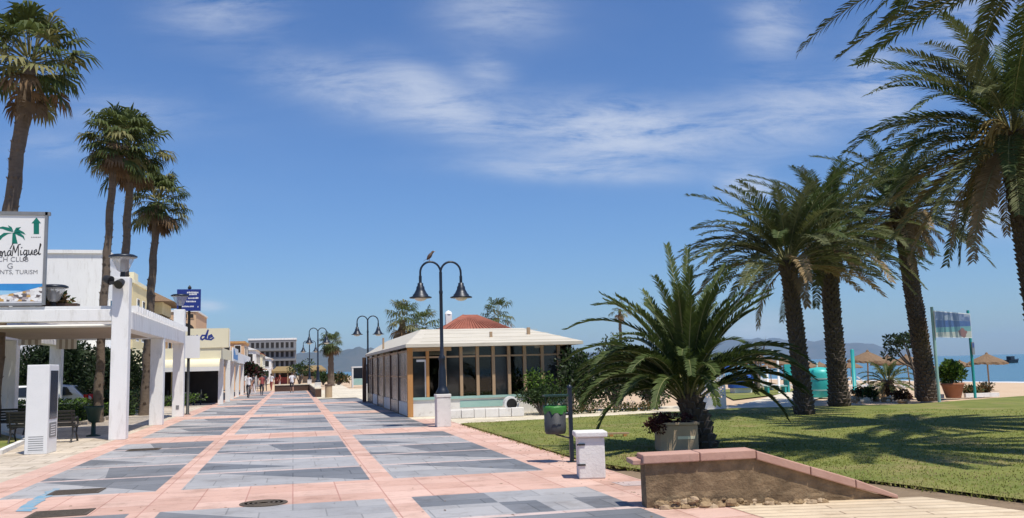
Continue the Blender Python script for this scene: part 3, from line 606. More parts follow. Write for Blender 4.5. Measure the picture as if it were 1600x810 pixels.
phoenix('date_palm', 'tall nearest date palm cut by the right frame edge, fronds arching over the sky', (12.95, 12.0, 0.0), 8.35, (-0.40, 0.1), 3.8, 46, 24, 0.30, group=PG, dead=0, emin=-0.1, leaf=0.5, nl=60, green=True,
        loads=[(headaz(-85), 0.42, 4.3, 1.15, 0), (headaz(-70), 0.22, 4.4, 1.05, 2), (headaz(-95), 0.1, 3.9, 1.1, 0), (headaz(-75), 0.65, 4.3, 1.25, 1)])
phoenix('date_palm', 'date palm with yellow flower stalks behind the nearest palm at the right edge', (17.3, 17.6, 0.0), 7.0, (-0.5, 0.0), 4.1, 92, 25, 0.36, group=PG, dead=12, emin=-0.55, flowers=4, loads=[(headaz(-85), -0.7, 3.2, 0.8, 3), (headaz(-60), -0.9, 3.4, 0.6, 2), (headaz(-95), 0.9, 4.0, 1.5, 1), (headaz(-75), 0.5, 4.0, 1.3, 0)])
# young palm by the tan planter
phoenix('young_date_palm', 'bushy young date palm with short dark stump behind tan planter', base(1097, 702), 1.08, (-0.2, 0.1), 2.55, 78, 31, 0.27, cat='palm tree', dead=0, emin=0.72, emax=1.55, leaf=0.30, nl=58, arch=True,
        lf=dict(vee=0.42, width=0.034, lean_fwd=0.85, limp=0.2), mats=('fry1', 'fry1', 'fr1', 'frdry', 'rachis', 'flower'),
        loads=[(headaz(-10), 1.50, 3.25, 0.45, 0), (headaz(75), 1.2, 3.0, 0.95, 0), (headaz(95), 0.95, 2.9, 1.75, 1), (headaz(85), 0.62, 2.6, 1.5, 2), (headaz(-80), 1.0, 2.9, 1.7, 0), (headaz(-75), 1.25, 3.2, 1.75, 0), (headaz(-95), 0.72, 2.7, 1.7, 0), (headaz(20), 1.45, 3.2, 0.4, 0), (headaz(60), 1.38, 2.9, 0.55, 0), (headaz(-50), 1.35, 3.2, 1.5, 0), (headaz(-100), 0.35, 2.2, 1.6, 1), (headaz(100), 0.4, 2.2, 1.6, 1), (headaz(-85), 0.85, 2.8, 1.9, 2), (headaz(80), 0.8, 2.7, 1.8, 0), (headaz(-60), 0.6, 2.5, 1.5, 0), (headaz(50), 0.6, 2.5, 1.5, 0)])
# left fan palms
FG = 'tall fan palms behind the pergola'
def fp(label, pxb, pxt, pyt, Y, r, n, seed, **k):
    t = AT(pxt, pyt, Y); b_ = AT(pxb, 600, Y); fan_palm('fan_palm', label, (b_.x, Y, 0), t.z, (t.x-b_.x, 0), r, n, seed, group=FG, **k)
fp('tallest fan palm with shaggy trunk rising behind the hotel billboard', -14, 46, 100, 30, 0.235, 56, 41, fan=0.85, pet=1.15, skirt=4)
fp('fan palm whose slim trunk stands left of its twin behind the pergola corner pillar', 154, 180, 225, 38, 0.16, 58, 42, fan=0.72, pet=0.9, skirt=12)
fp('fan palm of the tight pair with its trunk behind the glass lantern', 186, 205, 240, 40, 0.18, 60, 43, fan=0.78, pet=1.0, skirt=12)
fp('shorter fan palm with stout brown trunk standing right of the pair', 227, 246, 318, 43, 0.19, 58, 44, fan=0.74, pet=0.9, skirt=10)
# palms behind the restaurant and far away
DG = 'fan palms beyond the beach restaurant'
def dp(label, px, py, Y, r, n, seed, fan, name='fan_palm', **k):
    t = AT(px, py, Y); fan_palm(name, label, (t.x, Y, -0.05), t.z+0.05, (0, 0), r, n, seed, fan=fan, group=DG, pet=0.7, ns=12, **k)
dp('round fan palm crown over the left end of the restaurant roof', 629, 500, 56, 0.2, 30, 51, 0.75, skirt=4)
dp('lower fan palm crown tucked against the roof left of the red tiled house', 662, 512, 57, 0.2, 26, 52, 0.7, skirt=4)
dp('small fan palm showing above the right slope of the red tiled house', 776, 497, 60, 0.2, 22, 53, 0.8, skirt=2)
dp('far fan palm with brown skirt standing by the lamps at the promenade end', 517, 537, 112, 0.38, 34, 54, 1.05, skirt=40)
dp('thin dark palm seen far off between the young palm fronds', 968, 483, 75, 0.15, 12, 55, 0.6, skirt=4)

# ------------------------------------------------------------------ leaf masses
def leaves(mb, c, r, n, size, rs, mi=0, shell=0.45, mats=1):
    c = Vector(c)
    for _ in range(n):
        while True:
            v = Vector((rs.uniform(-1, 1), rs.uniform(-1, 1), rs.uniform(-1, 1)))
            if shell < v.length < 1: break
        p = c + Vector((v.x*r[0], v.y*r[1], v.z*r[2])); d = (v + Vector((rs.uniform(-1, 1), rs.uniform(-1, 1), rs.uniform(-0.6, 1)))*0.9).normalized(); s_ = d.orthogonal().normalized()
        s_ = Matrix.Rotation(rs.uniform(0, 6.28), 3, d) @ s_; s = size*rs.uniform(0.6, 1.3)
        mb.add([p-s_*s*0.3, p+d*s*0.5-s_*s*0.05+s_*s*0.3, p+d*s, p+d*s*0.45-s_*s*0.32], [(0, 1, 2, 3)], mi if mats == 1 else rs.randrange(mats))
def shrub(name, label, cat, loc, r, n, size, seed, mats=('lf_mid',), clumps=7, stem=True, group=None, trunk=0.0):
    rs = random.Random(seed); root = thing(name, label, cat, loc, 0, group); mb = MB(); st = MB()
    for k in range(clumps):
        a = rs.uniform(0, 2*PI); q = rs.uniform(0, 0.62); c = Vector((math.cos(a)*q*r[0], math.sin(a)*q*r[1], trunk + r[2]*rs.uniform(0.55, 1.45)))
        f = rs.uniform(0.36, 0.56); leaves(mb, c, (r[0]*f, r[1]*f, r[2]*f), n//clumps, size, rs, mats=len(mats), mi=0, shell=0.35)
        st.tube([(0, 0, 0), c*0.5, c], [0.05*max(r)/1.0, 0.03*max(r), 0.012], 5)
    mb.build('crown' if trunk else 'foliage', list(mats), root)
    if stem: st.build('trunk' if trunk else 'stem', 'branch', root)
    return root
# ------------------------------------------------------------------ beach restaurant on the right of the promenade
RX, RY, RXE, RYE = 4.06, 32.85, 10.35, 51.2
root = thing('beach_restaurant', 'low glazed beach restaurant with cream roof and timber posts right of the promenade', 'restaurant', (RX, RY, 0))
wX, wY = RXE-RX, RYE-RY
mb = MB(); mb.bb(0.02, wX, 0.6, wY-0.05, -0.03, 0.04); mb.build('floor', 'tan', root)
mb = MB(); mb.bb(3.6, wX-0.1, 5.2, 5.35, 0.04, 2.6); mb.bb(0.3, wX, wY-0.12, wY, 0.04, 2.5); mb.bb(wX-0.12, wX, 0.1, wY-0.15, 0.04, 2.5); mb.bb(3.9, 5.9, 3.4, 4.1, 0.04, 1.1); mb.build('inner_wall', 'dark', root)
mb = MB(); mb.bb(0.16, wX, 0.0, 0.16, 0, 0.60); mb.build('parapet', 'white_dirty', root)
mb = MB(); mb.bb(0.16, wX, -0.05, 0.18, 0.602, 0.69); mb.build('sill', 'tealpale', root)
mb = MB(); mb.bb(1.9, 4.1, -0.012, -0.002, 0.28, 0.52); mb.bb(4.9, 5.9, -0.012, -0.002, 0.05, 0.5); mb.build('base_panel', 'tealpale', root)
# hip roof: eave ring, sloping sheets, flat top
e0, e1, zt = 2.50, 2.62, 3.32
E0 = (-0.12, -0.42); E1 = (wX+0.3, wY+0.2); I0 = (1.0, 3.6); I1 = (wX-1, wY-1)
mb = MB()
P = [(E0[0], E0[1]), (E1[0], E0[1]), (E1[0], E1[1]), (E0[0], E1[1])]; Q = [(I0[0], I0[1]), (I1[0], I0[1]), (I1[0], I1[1]), (I0[0], I1[1])]
for i in range(4):
    a, b, c, d = P[i], P[(i+1) % 4], Q[(i+1) % 4], Q[i]
    mb.quad((*a, e1), (*b, e1), (*c, zt), (*d, zt)); mb.quad((*b, e0), (*a, e0), (*d, zt-0.1), (*c, zt-0.1)); mb.quad((*a, e0), (*b, e0), (*b, e1), (*a, e1))
mb.poly([(*q, zt) for q in Q]); mb.poly([(*q, zt-0.1) for q in reversed(Q)])
for k in range(4):      # lap joints across the front slope
    t = (k+0.5)/4; y = E0[1]+(I0[1]-E0[1])*t; z = e1+(zt-e1)*t; mb.box(((E0[0]+E1[0])/2+0.2, y, z+0.004), (wX-0.2-1.6*t, 0.03, 0.012))
mb.build('roof', 'roofcream', root)
for q in ((3.3, 3.4, 1.0, 1.1, 2.7, 3.08), (4.95, 5.07, 1.6, 1.72, 2.85, 3.25), (-0.05, 0.03, 9, 9.1, 2.6, 3.2)):
    mb = MB(); mb.bb(*q); mb.build('roof_vent', 'woodpale', root)
mb = MB(); mb.bb(-0.03, 0.17, -0.06, 0.10, 0, 2.50); mb.build('corner_post', 'wood', root, 0.01)
mb = MB(); mb.bb(0.17, 1.6, -0.06, 0.02, 2.36, 2.497); mb.build('fascia_board', 'woodpale', root)
mull = [4.78, 5.42, 6.03, 6.65, 7.25, 7.85, 8.46, 9.15, 9.8]
for i, x in enumerate(mull):
    mb = MB(); mb.bb(x-RX-0.055, x-RX+0.055, -0.03, 0.08, 0.692, 2.36 if x < 5.7 else 2.5); mb.build('window_post', 'woodpale' if i else 'wood', root)
mb = MB(); mb.bb(0.17, wX-0.1, 0.0, 0.05, 2.11, 2.17); mb.build('transom', 'woodpale', root)
xs_ = [4.2]+mull
for i in range(len(xs_)-1):
    mb = MB(); mb.bb(xs_[i]-RX+0.06, xs_[i+1]-RX-0.06, 0.085, 0.095, 0.70, 2.49); pw = mb.build('window', 'darkglass' if i in (0, 2, 5, 8) else 'glass', root)
mb = MB(); mb.bb(0.32, 0.7, 0.04, 0.07, 1.98, 2.06); mb.bb(0.62, 0.68, 0.04, 0.07, 0.7, 1.98); mb.build('door_frame', 'metalwhite', root)
for k, x in enumerate((2.0, 3.3, 4.7)):
    mb = MB(); mb.bb(x, x+1.1, 1.5, 2.2, 0.72, 0.76); mb.bb(x+0.5, x+0.6, 1.8, 1.9, 0.04, 0.72); mb.build('dining_table', 'woodpale' if k else 'valw', root)
# wall along the promenade: timber posts, clear curtains, low white boards
n = 6
for k in range(n+1):
    y = 0.12 + (wY-0.2)*k/n
    if k: mb = MB(); mb.bb(-0.02, 0.10, y-0.07, y+0.07, 0, 2.50); mb.build('side_post', 'wooddark' if k != 3 else 'woodpale', root)
for k in range(n):
    y0 = 0.12 + (wY-0.2)*k/n + 0.08; y1 = 0.12 + (wY-0.2)*(k+1)/n - 0.08
    mb = MB(); vs = []; m_ = 14
    for j in range(m_+1):
        t = j/m_; vs += [(0.035+0.012*math.sin(j*2.1+k), y0+(y1-y0)*t, 0.5), (0.035+0.02*math.sin(j*1.7+k*2), y0+(y1-y0)*t, 2.34)]
    mb.add(vs, [(2*j, 2*j+1, 2*j+3, 2*j+2) for j in range(m_)], 0, True); mb.build('clear_curtain', 'plastic', root)
    mb = MB(); mb.bb(0.0, 0.06, y0, y1, 0.02, 0.495); mb.build('kick_board', 'plastic' if k % 2 else 'white_dirty', root)
    mb = MB(); mb.bb(0.0, 0.07, y0, y1, 2.345, 2.42); mb.bb(0.015, 0.055, y0, y1, 1.42, 1.47); mb.build('curtain_rail', 'woodpale', root)
mb = MB(); mb.bb(-0.3, -0.1, wY-0.35, wY-0.05, 0, 2.45); mb.build('end_post', 'wooddark', root)
# white-washed block wall with a round pipe end in front of the restaurant
root = thing('block_wall', 'low whitewashed block wall in front of the restaurant windows', 'wall', (5.2, 30.75, 0))
mb = MB(); rs = random.Random(3); x = 0
while x < 2.55:
    w = rs.uniform(0.36, 0.5); mb.box((x+w/2, rs.uniform(-0.015, 0.015), 0.15), (w-0.012, 0.24, 0.30+rs.uniform(-0.015, 0.015)), 0, rs.uniform(-0.015, 0.015)); x += w
mb.build('block_course', 'white_dirty', root, 0.02)
root = thing('spare_drum', 'round white-rimmed drum lying on its side by the restaurant wall', 'drum', (G(738, 637).x, 31.7, 0))
mb = MB(); mb.lathe([(0.27, 0), (0.27, 0.3)], n=20); o = mb.build('drum_body', 'signwhite', root); o.rotation_euler = (R(90), 0, 0); o.location = (0, 0.1, 0.40)
mb = MB(); mb.lathe([(0.19, 0), (0.19, 0.02)], n=20); o2 = mb.build('drum_opening', 'rubber', o); o2.location = (0, 0, 0.293)
mb = MB(); mb.bb(-0.2, 0.2, -0.15, 0.15, 0, 0.14); mb.build('support_block', 'white_dirty', root)
root = thing('tiled_house', 'small white house with red tiled hip roof behind the beach restaurant', 'house', (11.35, 56, 0.35))
mb = MB(); mb.bb(-1.85, 1.85, 0, 4, -0.4, 3.7); mb.build('wall', 'white', root)
mb = MB(); ap = [(-0.45, 2.2, 4.8), (0.45, 2.2, 4.8)]
c4 = [(-2.3, -0.4, 3.7), (2.3, -0.4, 3.7), (2.3, 4.4, 3.7), (-2.3, 4.4, 3.7)]
mb.poly([c4[0], c4[1], ap[1], ap[0]]); mb.poly([c4[1], c4[2], ap[1]]); mb.poly([c4[2], c4[3], ap[0], ap[1]]); mb.poly([c4[3], c4[0], ap[0]])
for k in range(21):
    t = k/20; a = Vector(c4[0]).lerp(Vector(c4[1]), t); b = Vector(ap[0]).lerp(Vector(ap[1]), t); mb.tube([a+Vector((0, 0, 0.03)), b+Vector((0, 0, 0.03))], 0.045, 5)
for k in range(17):
    t = k/16; a = Vector(c4[3]).lerp(Vector(c4[0]), t); b = Vector(ap[0]); mb.tube([a+Vector((0, 0, 0.03)), b+Vector((0, 0, 0.03))], 0.07, 6)
rf = mb.build('roof', 'tile', root)
mb = MB(); mb.bb(-1.55, -1.15, 2.6, 3.0, 4.2, 4.95); mb.lathe([(0.25, 4.95), (0.2, 5.1), (0.02, 5.2)], c=(-1.35, 2.8, 0), n=10); mb.build('chimney', 'white', rf)

# ------------------------------------------------------------------ street lamps on white plinths
def plinth_lamp(x, y, label, pl=True, top=4.62):
    root = thing('street_lamp', label, 'street lamp', (x, y, 0), 0, 'twin-arm street lamps along the promenade')
    if pl:
        mb = MB(); mb.bb(-0.21, 0.21, -0.21, 0.21, 0, 0.86); mb.bb(-0.225, 0.225, -0.225, 0.225, 0.862, 0.96); mb.build('plinth', 'white_dirty', root, 0.015)
    mb = MB(); mb.lathe([(0.20, 0.962), (0.20, 1.03), (0.15, 1.10), (0.12, 1.2), (0.11, 1.65), (0.09, 1.75), (0.085, 1.95), (0.10, 1.98), (0.10, 2.06), (0.055, 2.12), (0.05, 3.95), (0.06, 3.98), (0.06, 4.03), (0.046, 4.06), (0.046, top)], n=14); mb.build('post', 'navy', root)
    for s in (-1, 1):
        mb = MB(); pts = []
        for k in range(15):
            a = PI*k/14; pts.append((s*(0.31 - 0.31*math.cos(a)), 0, top - 0.02 + 0.33*math.sin(a)))
        pts += [(s*0.62, 0, top-0.2), (s*0.62, 0, top-0.34)]
        mb.tube(pts, 0.032, 8); mb.tube([(s*0.62, 0, top-0.12), (s*0.62, 0, top-0.36)], 0.045, 8); am = mb.build('arm', 'navy', root)
        mb = MB(); z = top-0.36
        mb.lathe([(0.03, z+0.04), (0.085, z+0.02), (0.09, z-0.06), (0.12, z-0.09), (0.13, z-0.17), (0.20, z-0.30), (0.235, z-0.33), (0.24, z-0.37), (0.335, z-0.40), (0.335, z-0.43), (0.19, z-0.43)], c=(s*0.62, 0, 0), n=20)
        hd = mb.build('lamp_shade', 'navy', root)
        mb = MB(); mb.lathe([(0.19, z-0.432), (0.17, z-0.47), (0.10, z-0.51), (0.005, z-0.525)], c=(s*0.62, 0, 0), n=16); mb.build('bulb_cover', 'opal', hd)
    return root
plinth_lamp(4.33, 26.75, 'nearest twin-arm navy lamp on white plinth at the restaurant corner, bird on its arm')
plinth_lamp(AT(575, 580, 53.6).x, 53.6, 'second nearest twin-arm lamp rising behind the far end of the restaurant')
plinth_lamp(AT(497, 580, 67).x, 67.5, 'twin-arm lamp beside the small far fan palm, taller of the distant pair')
plinth_lamp(AT(483, 580, 97).x, 95, 'most distant twin-arm lamp at the end of the promenade')
# bird
root = thing('bird', 'small dark gull perched on the left arm of the nearest lamp', 'bird', (4.33-0.34, 26.75, 4.955), R(15))
bm_ = MB(); bm_.lathe([(0.005, -0.13), (0.03, -0.09), (0.058, -0.02), (0.062, 0.05), (0.045, 0.11), (0.035, 0.15), (0.04, 0.185), (0.025, 0.22), (0.004, 0.232)], n=10); o = bm_.build('body', 'wooddark', root); o.rotation_euler = (0, R(38), 0); o.location = (0, 0, 0.13)
bm_ = MB(); bm_.tube([(0.155, 0, 0.30), (0.21, 0, 0.285)], [0.014, 0.003], 6); bm_.build('beak', 'wood', root)
bm_ = MB(); bm_.add([(-0.06, -0.035, 0.08), (-0.06, 0.035, 0.08), (-0.2, 0.03, -0.02), (-0.2, -0.03, -0.02)], [(0, 1, 2, 3)]); bm_.build('tail', 'wooddark', root)
for s in (-1, 1):
    bm_ = MB(); bm_.tube([(0, s*0.02, 0.07), (0.005, s*0.02, 0.0)], 0.006, 5); bm_.build('leg', 'wood', root)

# ------------------------------------------------------------------ right foreground: stump plinth, bin, ramp wall, planter
root = thing('concrete_pedestal', 'worn white concrete pedestal with flat cap beside the litter bin', 'pedestal', (4.42, 13.30, 0), R(-12))
mb = MB(); mb.prism([(-0.2, -0.2), (0.2, -0.2), (0.2, 0.2), (-0.2, 0.2)], 0, 0.615); mb.build('shaft', 'white_dirty', root, 0.02)
mb = MB(); mb.bb(-0.245, 0.245, -0.245, 0.245, 0.617, 0.70); mb.build('cap', 'white_dirty', root, 0.018)
mb = MB(); mb.bb(-0.222, -0.1, -0.215, -0.201, 0.50, 0.525); mb.build('iron_strap', 'iron', root); mb = MB(); mb.bb(-0.225, -0.1, -0.215, -0.201, 0.20, 0.225); mb.build('iron_strap', 'iron', root)
root = thing('litter_bin', 'round dark grey litter bin with green bag hung on a square post', 'litter bin', (4.82, 15.55, 0), R(-8))
mb = MB(); mb.bb(-0.035, 0.035, -0.035, 0.035, 0, 1.30); mb.lathe([(0.05, 1.30), (0.05, 1.33), (0.02, 1.36)], n=10); mb.bb(-0.09, 0.09, -0.09, 0.09, 0, 0.015); mb.build('post', 'navy', root)
mb = MB(); mb.lathe([(0.15, 0.50), (0.17, 0.505), (0.192, 0.55), (0.198, 0.70), (0.193, 0.705), (0.2, 0.97), (0.19, 0.975), (0.185, 0.6)], c=(-0.28, 0, 0), n=22); bk = mb.build('basket', 'bin', root)
mb = MB(); mb.tube([(-0.2, -0.19, 0.68), (-0.28, -0.21, 0.68), (-0.36, -0.19, 0.68)], 0.006, 5); mb.build('strap', 'navy', root); mb = MB(); mb.tube([(-0.03, 0, 0.85), (-0.1, 0, 0.85)], 0.03, 6); mb.build('bracket', 'navy', root); mb = MB(); mb.tube([(-0.03, 0, 0.42), (-0.28, 0, 0.49)], 0.015, 6); mb.build('stay_rod', 'navy', root)
mb = MB(); rs = random.Random(9); pr0 = []
vs = []; n = 26
for i, (r, z) in enumerate([(0.203, 0.90), (0.212, 0.96), (0.202, 1.0), (0.18, 0.985), (0.16, 0.9)]):
    for j in range(n): t = 2*PI*j/n; q = r*(1+rs.uniform(-0.03, 0.03)); vs.append((-0.28+q*math.cos(t), q*math.sin(t), z+(rs.uniform(-0.06, 0.02) if i == 0 else rs.uniform(-0.008, 0.008))))
mb.add(vs, [(i*n+j, i*n+(j+1) % n, (i+1)*n+(j+1) % n, (i+1)*n+j) for i in range(4) for j in range(n)], 0, True); mb.build('bin_bag', 'bag', root)
mb = MB(); mb.bb(-0.48, -0.04, -0.15, 0.15, 1.16, 1.19); mb.bb(-0.45, -0.43, -0.01, 0.01, 0.95, 1.16); mb.build('lid', 'greenbin', root)
# ramp wall
p0, p1, pk = Vector((4.06, 10.2)), Vector((7.08, 9.70)), 0.445
root = thing('ramp_wall', 'low brown stone wall with pink coping sloping down to the boardwalk', 'wall', (p0.x, p0.y, 0), math.atan2(p1.y-p0.y, p1.x-p0.x))
L = (p1-p0).length; T = 0.34
mb = MB(); rs = random.Random(4); n = 44
def wz(t): return 0.515+0.02*t/pk if t < pk else max(0.015, 0.535*(1-(t-pk)/(1-pk))-0.01)
vs = []; rows = 9
for side_, yy in ((0, 0.035), (1, T-0.03)):
    for i in range(n+1):
        for j in range(rows+1):
            t = i/n*0.985+0.005; z = wz(t)*j/rows; bul = rs.uniform(-0.003, 0.003)*(1 if 0 < j < rows else 0.3) - (0.012 if j < 3 else 0)*(0.5+0.5*math.sin(i*1.3))
            vs.append((t*L, yy + bul, z))
w_ = rows+1; half = (n+1)*w_
fs = []
for s_ in (0, 1):
    for i in range(n):
        for j in range(rows):
            a = s_*half + i*w_+j; q = (a, a+w_, a+w_+1, a+1); fs.append(q if s_ == 0 else q[::-1])
for j in range(rows): fs.append((j, j+1, half+j+1, half+j)); e = n*w_+j; fs.append((e, half+e, half+e+1, e+1))
for i in range(n): a = i*w_+rows; fs.append((a, a+w_, half+a+w_, half+a))
mb.add(vs, fs, 0, False); mb.build('stone_body', 'stonebrown', root)
mb = MB(); segs = [0, 0.22, pk, 0.66, 0.84, 1.0]
for a, b in zip(segs, segs[1:]):
    a2 = a+0.0015; b2 = b-0.0015; x0, x1 = a2*L-(0.02 if a == 0 else 0), b2*L+(0.03 if b == 1 else 0); za, zb = wz(a2), wz(b2); th = 0.105
    if b == 1: zb = 0.0
    tb_ = 0.045 if b == 1 else th
    mb.add([(x0, -0.015, za), (x1, -0.015, zb), (x1, T+0.015, zb), (x0, T+0.015, za), (x0, -0.015, za+th), (x1, -0.015, zb+tb_), (x1, T+0.015, zb+tb_), (x0, T+0.015, za+th)],
           [(3, 2, 1, 0), (4, 5, 6, 7), (0, 1, 5, 4), (1, 2, 6, 5), (2, 3, 7, 6), (3, 0, 4, 7)])
mb.build('coping', 'coping', root, 0.012)
mb = MB(); mb.bb(-0.13, 0.02, 0.06, T+0.1, 0.50, 0.56); mb.build('end_slab', 'coping', root, 0.01)
mb = MB()
def pebble(mb, c, r, rs, mi=0):
    ph, th_ = 7, 5; vs = []
    for i in range(th_):
        a = PI*i/(th_-1)
        for j in range(ph):
            t = 2*PI*j/ph; q = r*rs.uniform(0.75, 1.15); vs.append((c[0]+q*1.2*math.sin(a)*math.cos(t), c[1]+q*0.8*math.sin(a)*math.sin(t), c[2]+q*0.8*math.cos(a)))
    mb.add(vs, [(i*ph+j, (i+1)*ph+j, (i+1)*ph+(j+1) % ph, i*ph+(j+1) % ph) for i in range(th_-1) for j in range(ph)], mi, False)
for k in range(150):
    f = rs.random()**1.6; pebble(mb, (0.15+f*2.0, rs.uniform(-0.13, 0.02), rs.uniform(-0.005, 0.02)+0.10*(1-f)*rs.random()*(rs.random() < 0.4)), rs.choice([0.012, 0.018, 0.025, 0.03, 0.045, 0.06])*rs.uniform(0.8, 1.2), rs, rs.choice([0, 0, 1, 2]))
struct(tag(mb.build('rubble', ['rubble', 'stonebrown', 'tan']), 'loose rubble stones fallen along the foot of the ramp wall', 'rubble'), 'stuff')
o = bpy.data.objects['rubble']; o.location = root.location; o.rotation_euler = root.rotation_euler
# planter
root = thing('planter_box', 'square tan concrete planter with dark red succulents, before the young palm', 'planter', (7.16, 16.30, 0), R(-14))
mb = MB(); mb.prism([(-0.36, -0.36), (0.36, -0.36), (0.36, 0.36), (-0.36, 0.36)], 0, 0.53); mb.build('box', 'tan', root, 0.015)
mb = MB()
for (a, b, c, d) in ((-0.39, 0.39, -0.39, -0.30), (-0.39, 0.39, 0.30, 0.39), (-0.39, -0.30, -0.299, 0.299), (0.30, 0.39, -0.299, 0.299)): mb.bb(a, b, c, d, 0.532, 0.58)
mb.build('rim', 'tan', root, 0.008)
mb = MB(); rs = random.Random(17)
for k in range(9): leaves(mb, (-0.36+rs.uniform(-0.16, 0.22), -0.2+rs.uniform(-0.2, 0.3), 0.56+rs.uniform(-0.07, 0.08)), (0.14, 0.14, 0.10), 90, 0.07, rs)
leaves(mb, (0.0, 0.0, 0.62), (0.33, 0.3, 0.09), 260, 0.07, rs); mb.build('succulent', 'lf_red', root)
mb = MB(); mb.bb(-0.03, 0.30, -0.364, -0.361, 0.27, 0.325); mb.build('pale_patch', 'creamlight', root)  # paler strip laid on the front face of the planter
b_ = G(966, 684); root = thing('timber_board', 'short weathered timber board lying on the lawn edge behind the pedestal', 'board', (b_.x, b_.y, 0.03), R(-14))
mb = MB(); mb.bb(-0.25, 0.25, -0.07, 0.07, 0.05, 0.085); mb.build('plank', 'woodpale', root); mb = MB(); mb.bb(-0.2, -0.12, -0.07, 0.07, 0, 0.05); mb.bb(0.12, 0.2, -0.07, 0.07, 0, 0.05); mb.build('batten', 'wood', root)
sheet('pavement_patch', [tuple(G(955, 754)[:2]), tuple(G(1002, 752)[:2]), tuple(G(1004, 759)[:2]), tuple(G(975, 760)[:2])], 0.004, 'pinkpale')
bm_r = random.Random(19); bl_ = []; br_ = []
for k in range(15):
    t = k/14; l = G(22+(82-22)*t, 800+(764-800)*t); r_e = G(46+(96-46)*t, 800+(764-800)*t); bl_.append((l.x+bm_r.uniform(-0.05, 0.05), l.y)); br_.append((r_e.x+bm_r.uniform(-0.05, 0.05), r_e.y))
mb = MB()
for k in range(14): mb.quad((*bl_[k], 0.005), (*br_[k], 0.005), (*br_[k+1], 0.005), (*bl_[k+1], 0.005))
struct(mb.build('blue_marking', 'bluepaint'))
for (px, py, lab, r, sq) in ((412, 787, 'round rusty manhole cover in the middle of the promenade', 0.31, 0), (120, 769, 'brown rectangular drain cover at left beside the blue paint', 0.36, 1), (225, 703, 'distant brown drain cover in the left slate panel', 0.36, 1), (95, 803, 'nearest brown drain cover at the bottom left corner', 0.36, 1)):
    p = G(px, py); root = thing('manhole_cover', lab, 'manhole cover', (p.x, p.y, 0.002), 0, 'iron covers set in the promenade'); mb = MB()
    if sq: mb.bb(-r, r, -r*0.8, r*0.8, 0, 0.008)
    else: mb.lathe([(r, 0), (r, 0.008)], n=28)
    mb.build('plate', 'manhole', root); mb = MB()
    if sq:
        for k in range(5): mb.bb(-r*0.85, r*0.85, -r*0.66+k*r*0.3, -r*0.56+k*r*0.3, 0.008, 0.013)
    else:
        for k in range(4): q = r*(0.25+0.2*k); mb.lathe([(q-0.015, 0.008), (q-0.012, 0.013), (q+0.012, 0.013), (q+0.015, 0.008)], n=24)
    mb.build('raised_rib', 'manhole', root)

# ------------------------------------------------------------------ shrubs and hedge by the restaurant
shrub('shrub', 'bright green leafy bush against the restaurant windows', 'shrub', (8.75, 31.9, 0), (0.75, 0.6, 0.95), 1500, 0.11, 61, ('lf_bright', 'lf_mid'), 6)
shrub('shrub', 'dark rounded shrub at the right end of the block wall', 'shrub', (8.55, 31.0, 0), (1.0, 0.7, 0.55), 2200, 0.10, 62, ('lf_dark', 'lf_dark', 'lf_mid'), 9)
for k, (x, y, rr, hh, lab) in enumerate(((10.5, 32.0, 1.0, 1.25, 'dark leafy shrub right of the litter bin, left end of the hedge'), (11.8, 32.0, 1.15, 1.5, 'dark shrub in the middle of the hedge behind the young palm'), (13.15, 31.9, 1.0, 1.25, 'dark shrub at the right end of the hedge, next to the lattice'))):
    shrub('hedge_shrub', lab, 'shrub', (x, y+0.3, 0), (rr*1.1, 0.75, hh), 5200, 0.13, 63+k, ('lf_dark', 'lf_dark', 'lf_mid', 'lf_grey'), 16, group='hedge shrubs by the restaurant')
root = thing('flower_bed', 'low bed of bronze leaves and pale flowers along the garden path', 'flower bed', (10.6, 30.75, 0), R(11))
mb = MB(); rs = random.Random(70)
for k in range(26): leaves(mb, (rs.uniform(-1.9, 2.6), rs.uniform(-0.3, 0.35), rs.uniform(0.08, 0.26)), (0.26, 0.24, 0.16), 70, 0.10, rs, mats=3)
mb.build('foliage', ['lf_bronze', 'lf_dark', 'lf_mid'], root)
mb = MB()
for k in range(60): leaves(mb, (rs.uniform(-1.9, 2.6), rs.uniform(-0.35, 0.2), rs.uniform(0.16, 0.36)), (0.05, 0.05, 0.04), 5, 0.07, rs)
mb.build('flowers', 'petal', root)
root = thing('lattice_panel', 'white lattice screen panel standing right of the hedge', 'lattice panel', (14.25, 30.5, 0), math.atan2(-0.73, 0.81))
mb = MB(); mb.bb(0, 1.1, -0.03, 0.03, 0, 0.42); mb.bb(0, 0.06, -0.03, 0.03, 0.42, 1.75); mb.bb(1.04, 1.1, -0.03, 0.03, 0.42, 1.75); mb.bb(0.06, 1.04, -0.03, 0.03, 1.68, 1.75); mb.build('frame', 'metalwhite', root)
mb = MB()
for k in range(-9, 10):
    for s in (-1, 1):
        x0 = 0.55+k*0.13
        a = Vector((x0-0.62*s, 0.012*s, 0.42)); b = Vector((x0+0.62*s, 0.012*s, 1.68)); ta, tb2 = 0.0, 1.0
        d = b-a; lo, hi = sorted(((0.06-a.x)/d.x, (1.04-a.x)/d.x)); ta, tb2 = max(0, lo), min(1, hi)
        if tb2-ta > 0.03: mb.bar(a+d*ta, a+d*tb2, 0.012, 0.045)
mb.build('lattice_slats', 'metalwhite', root)
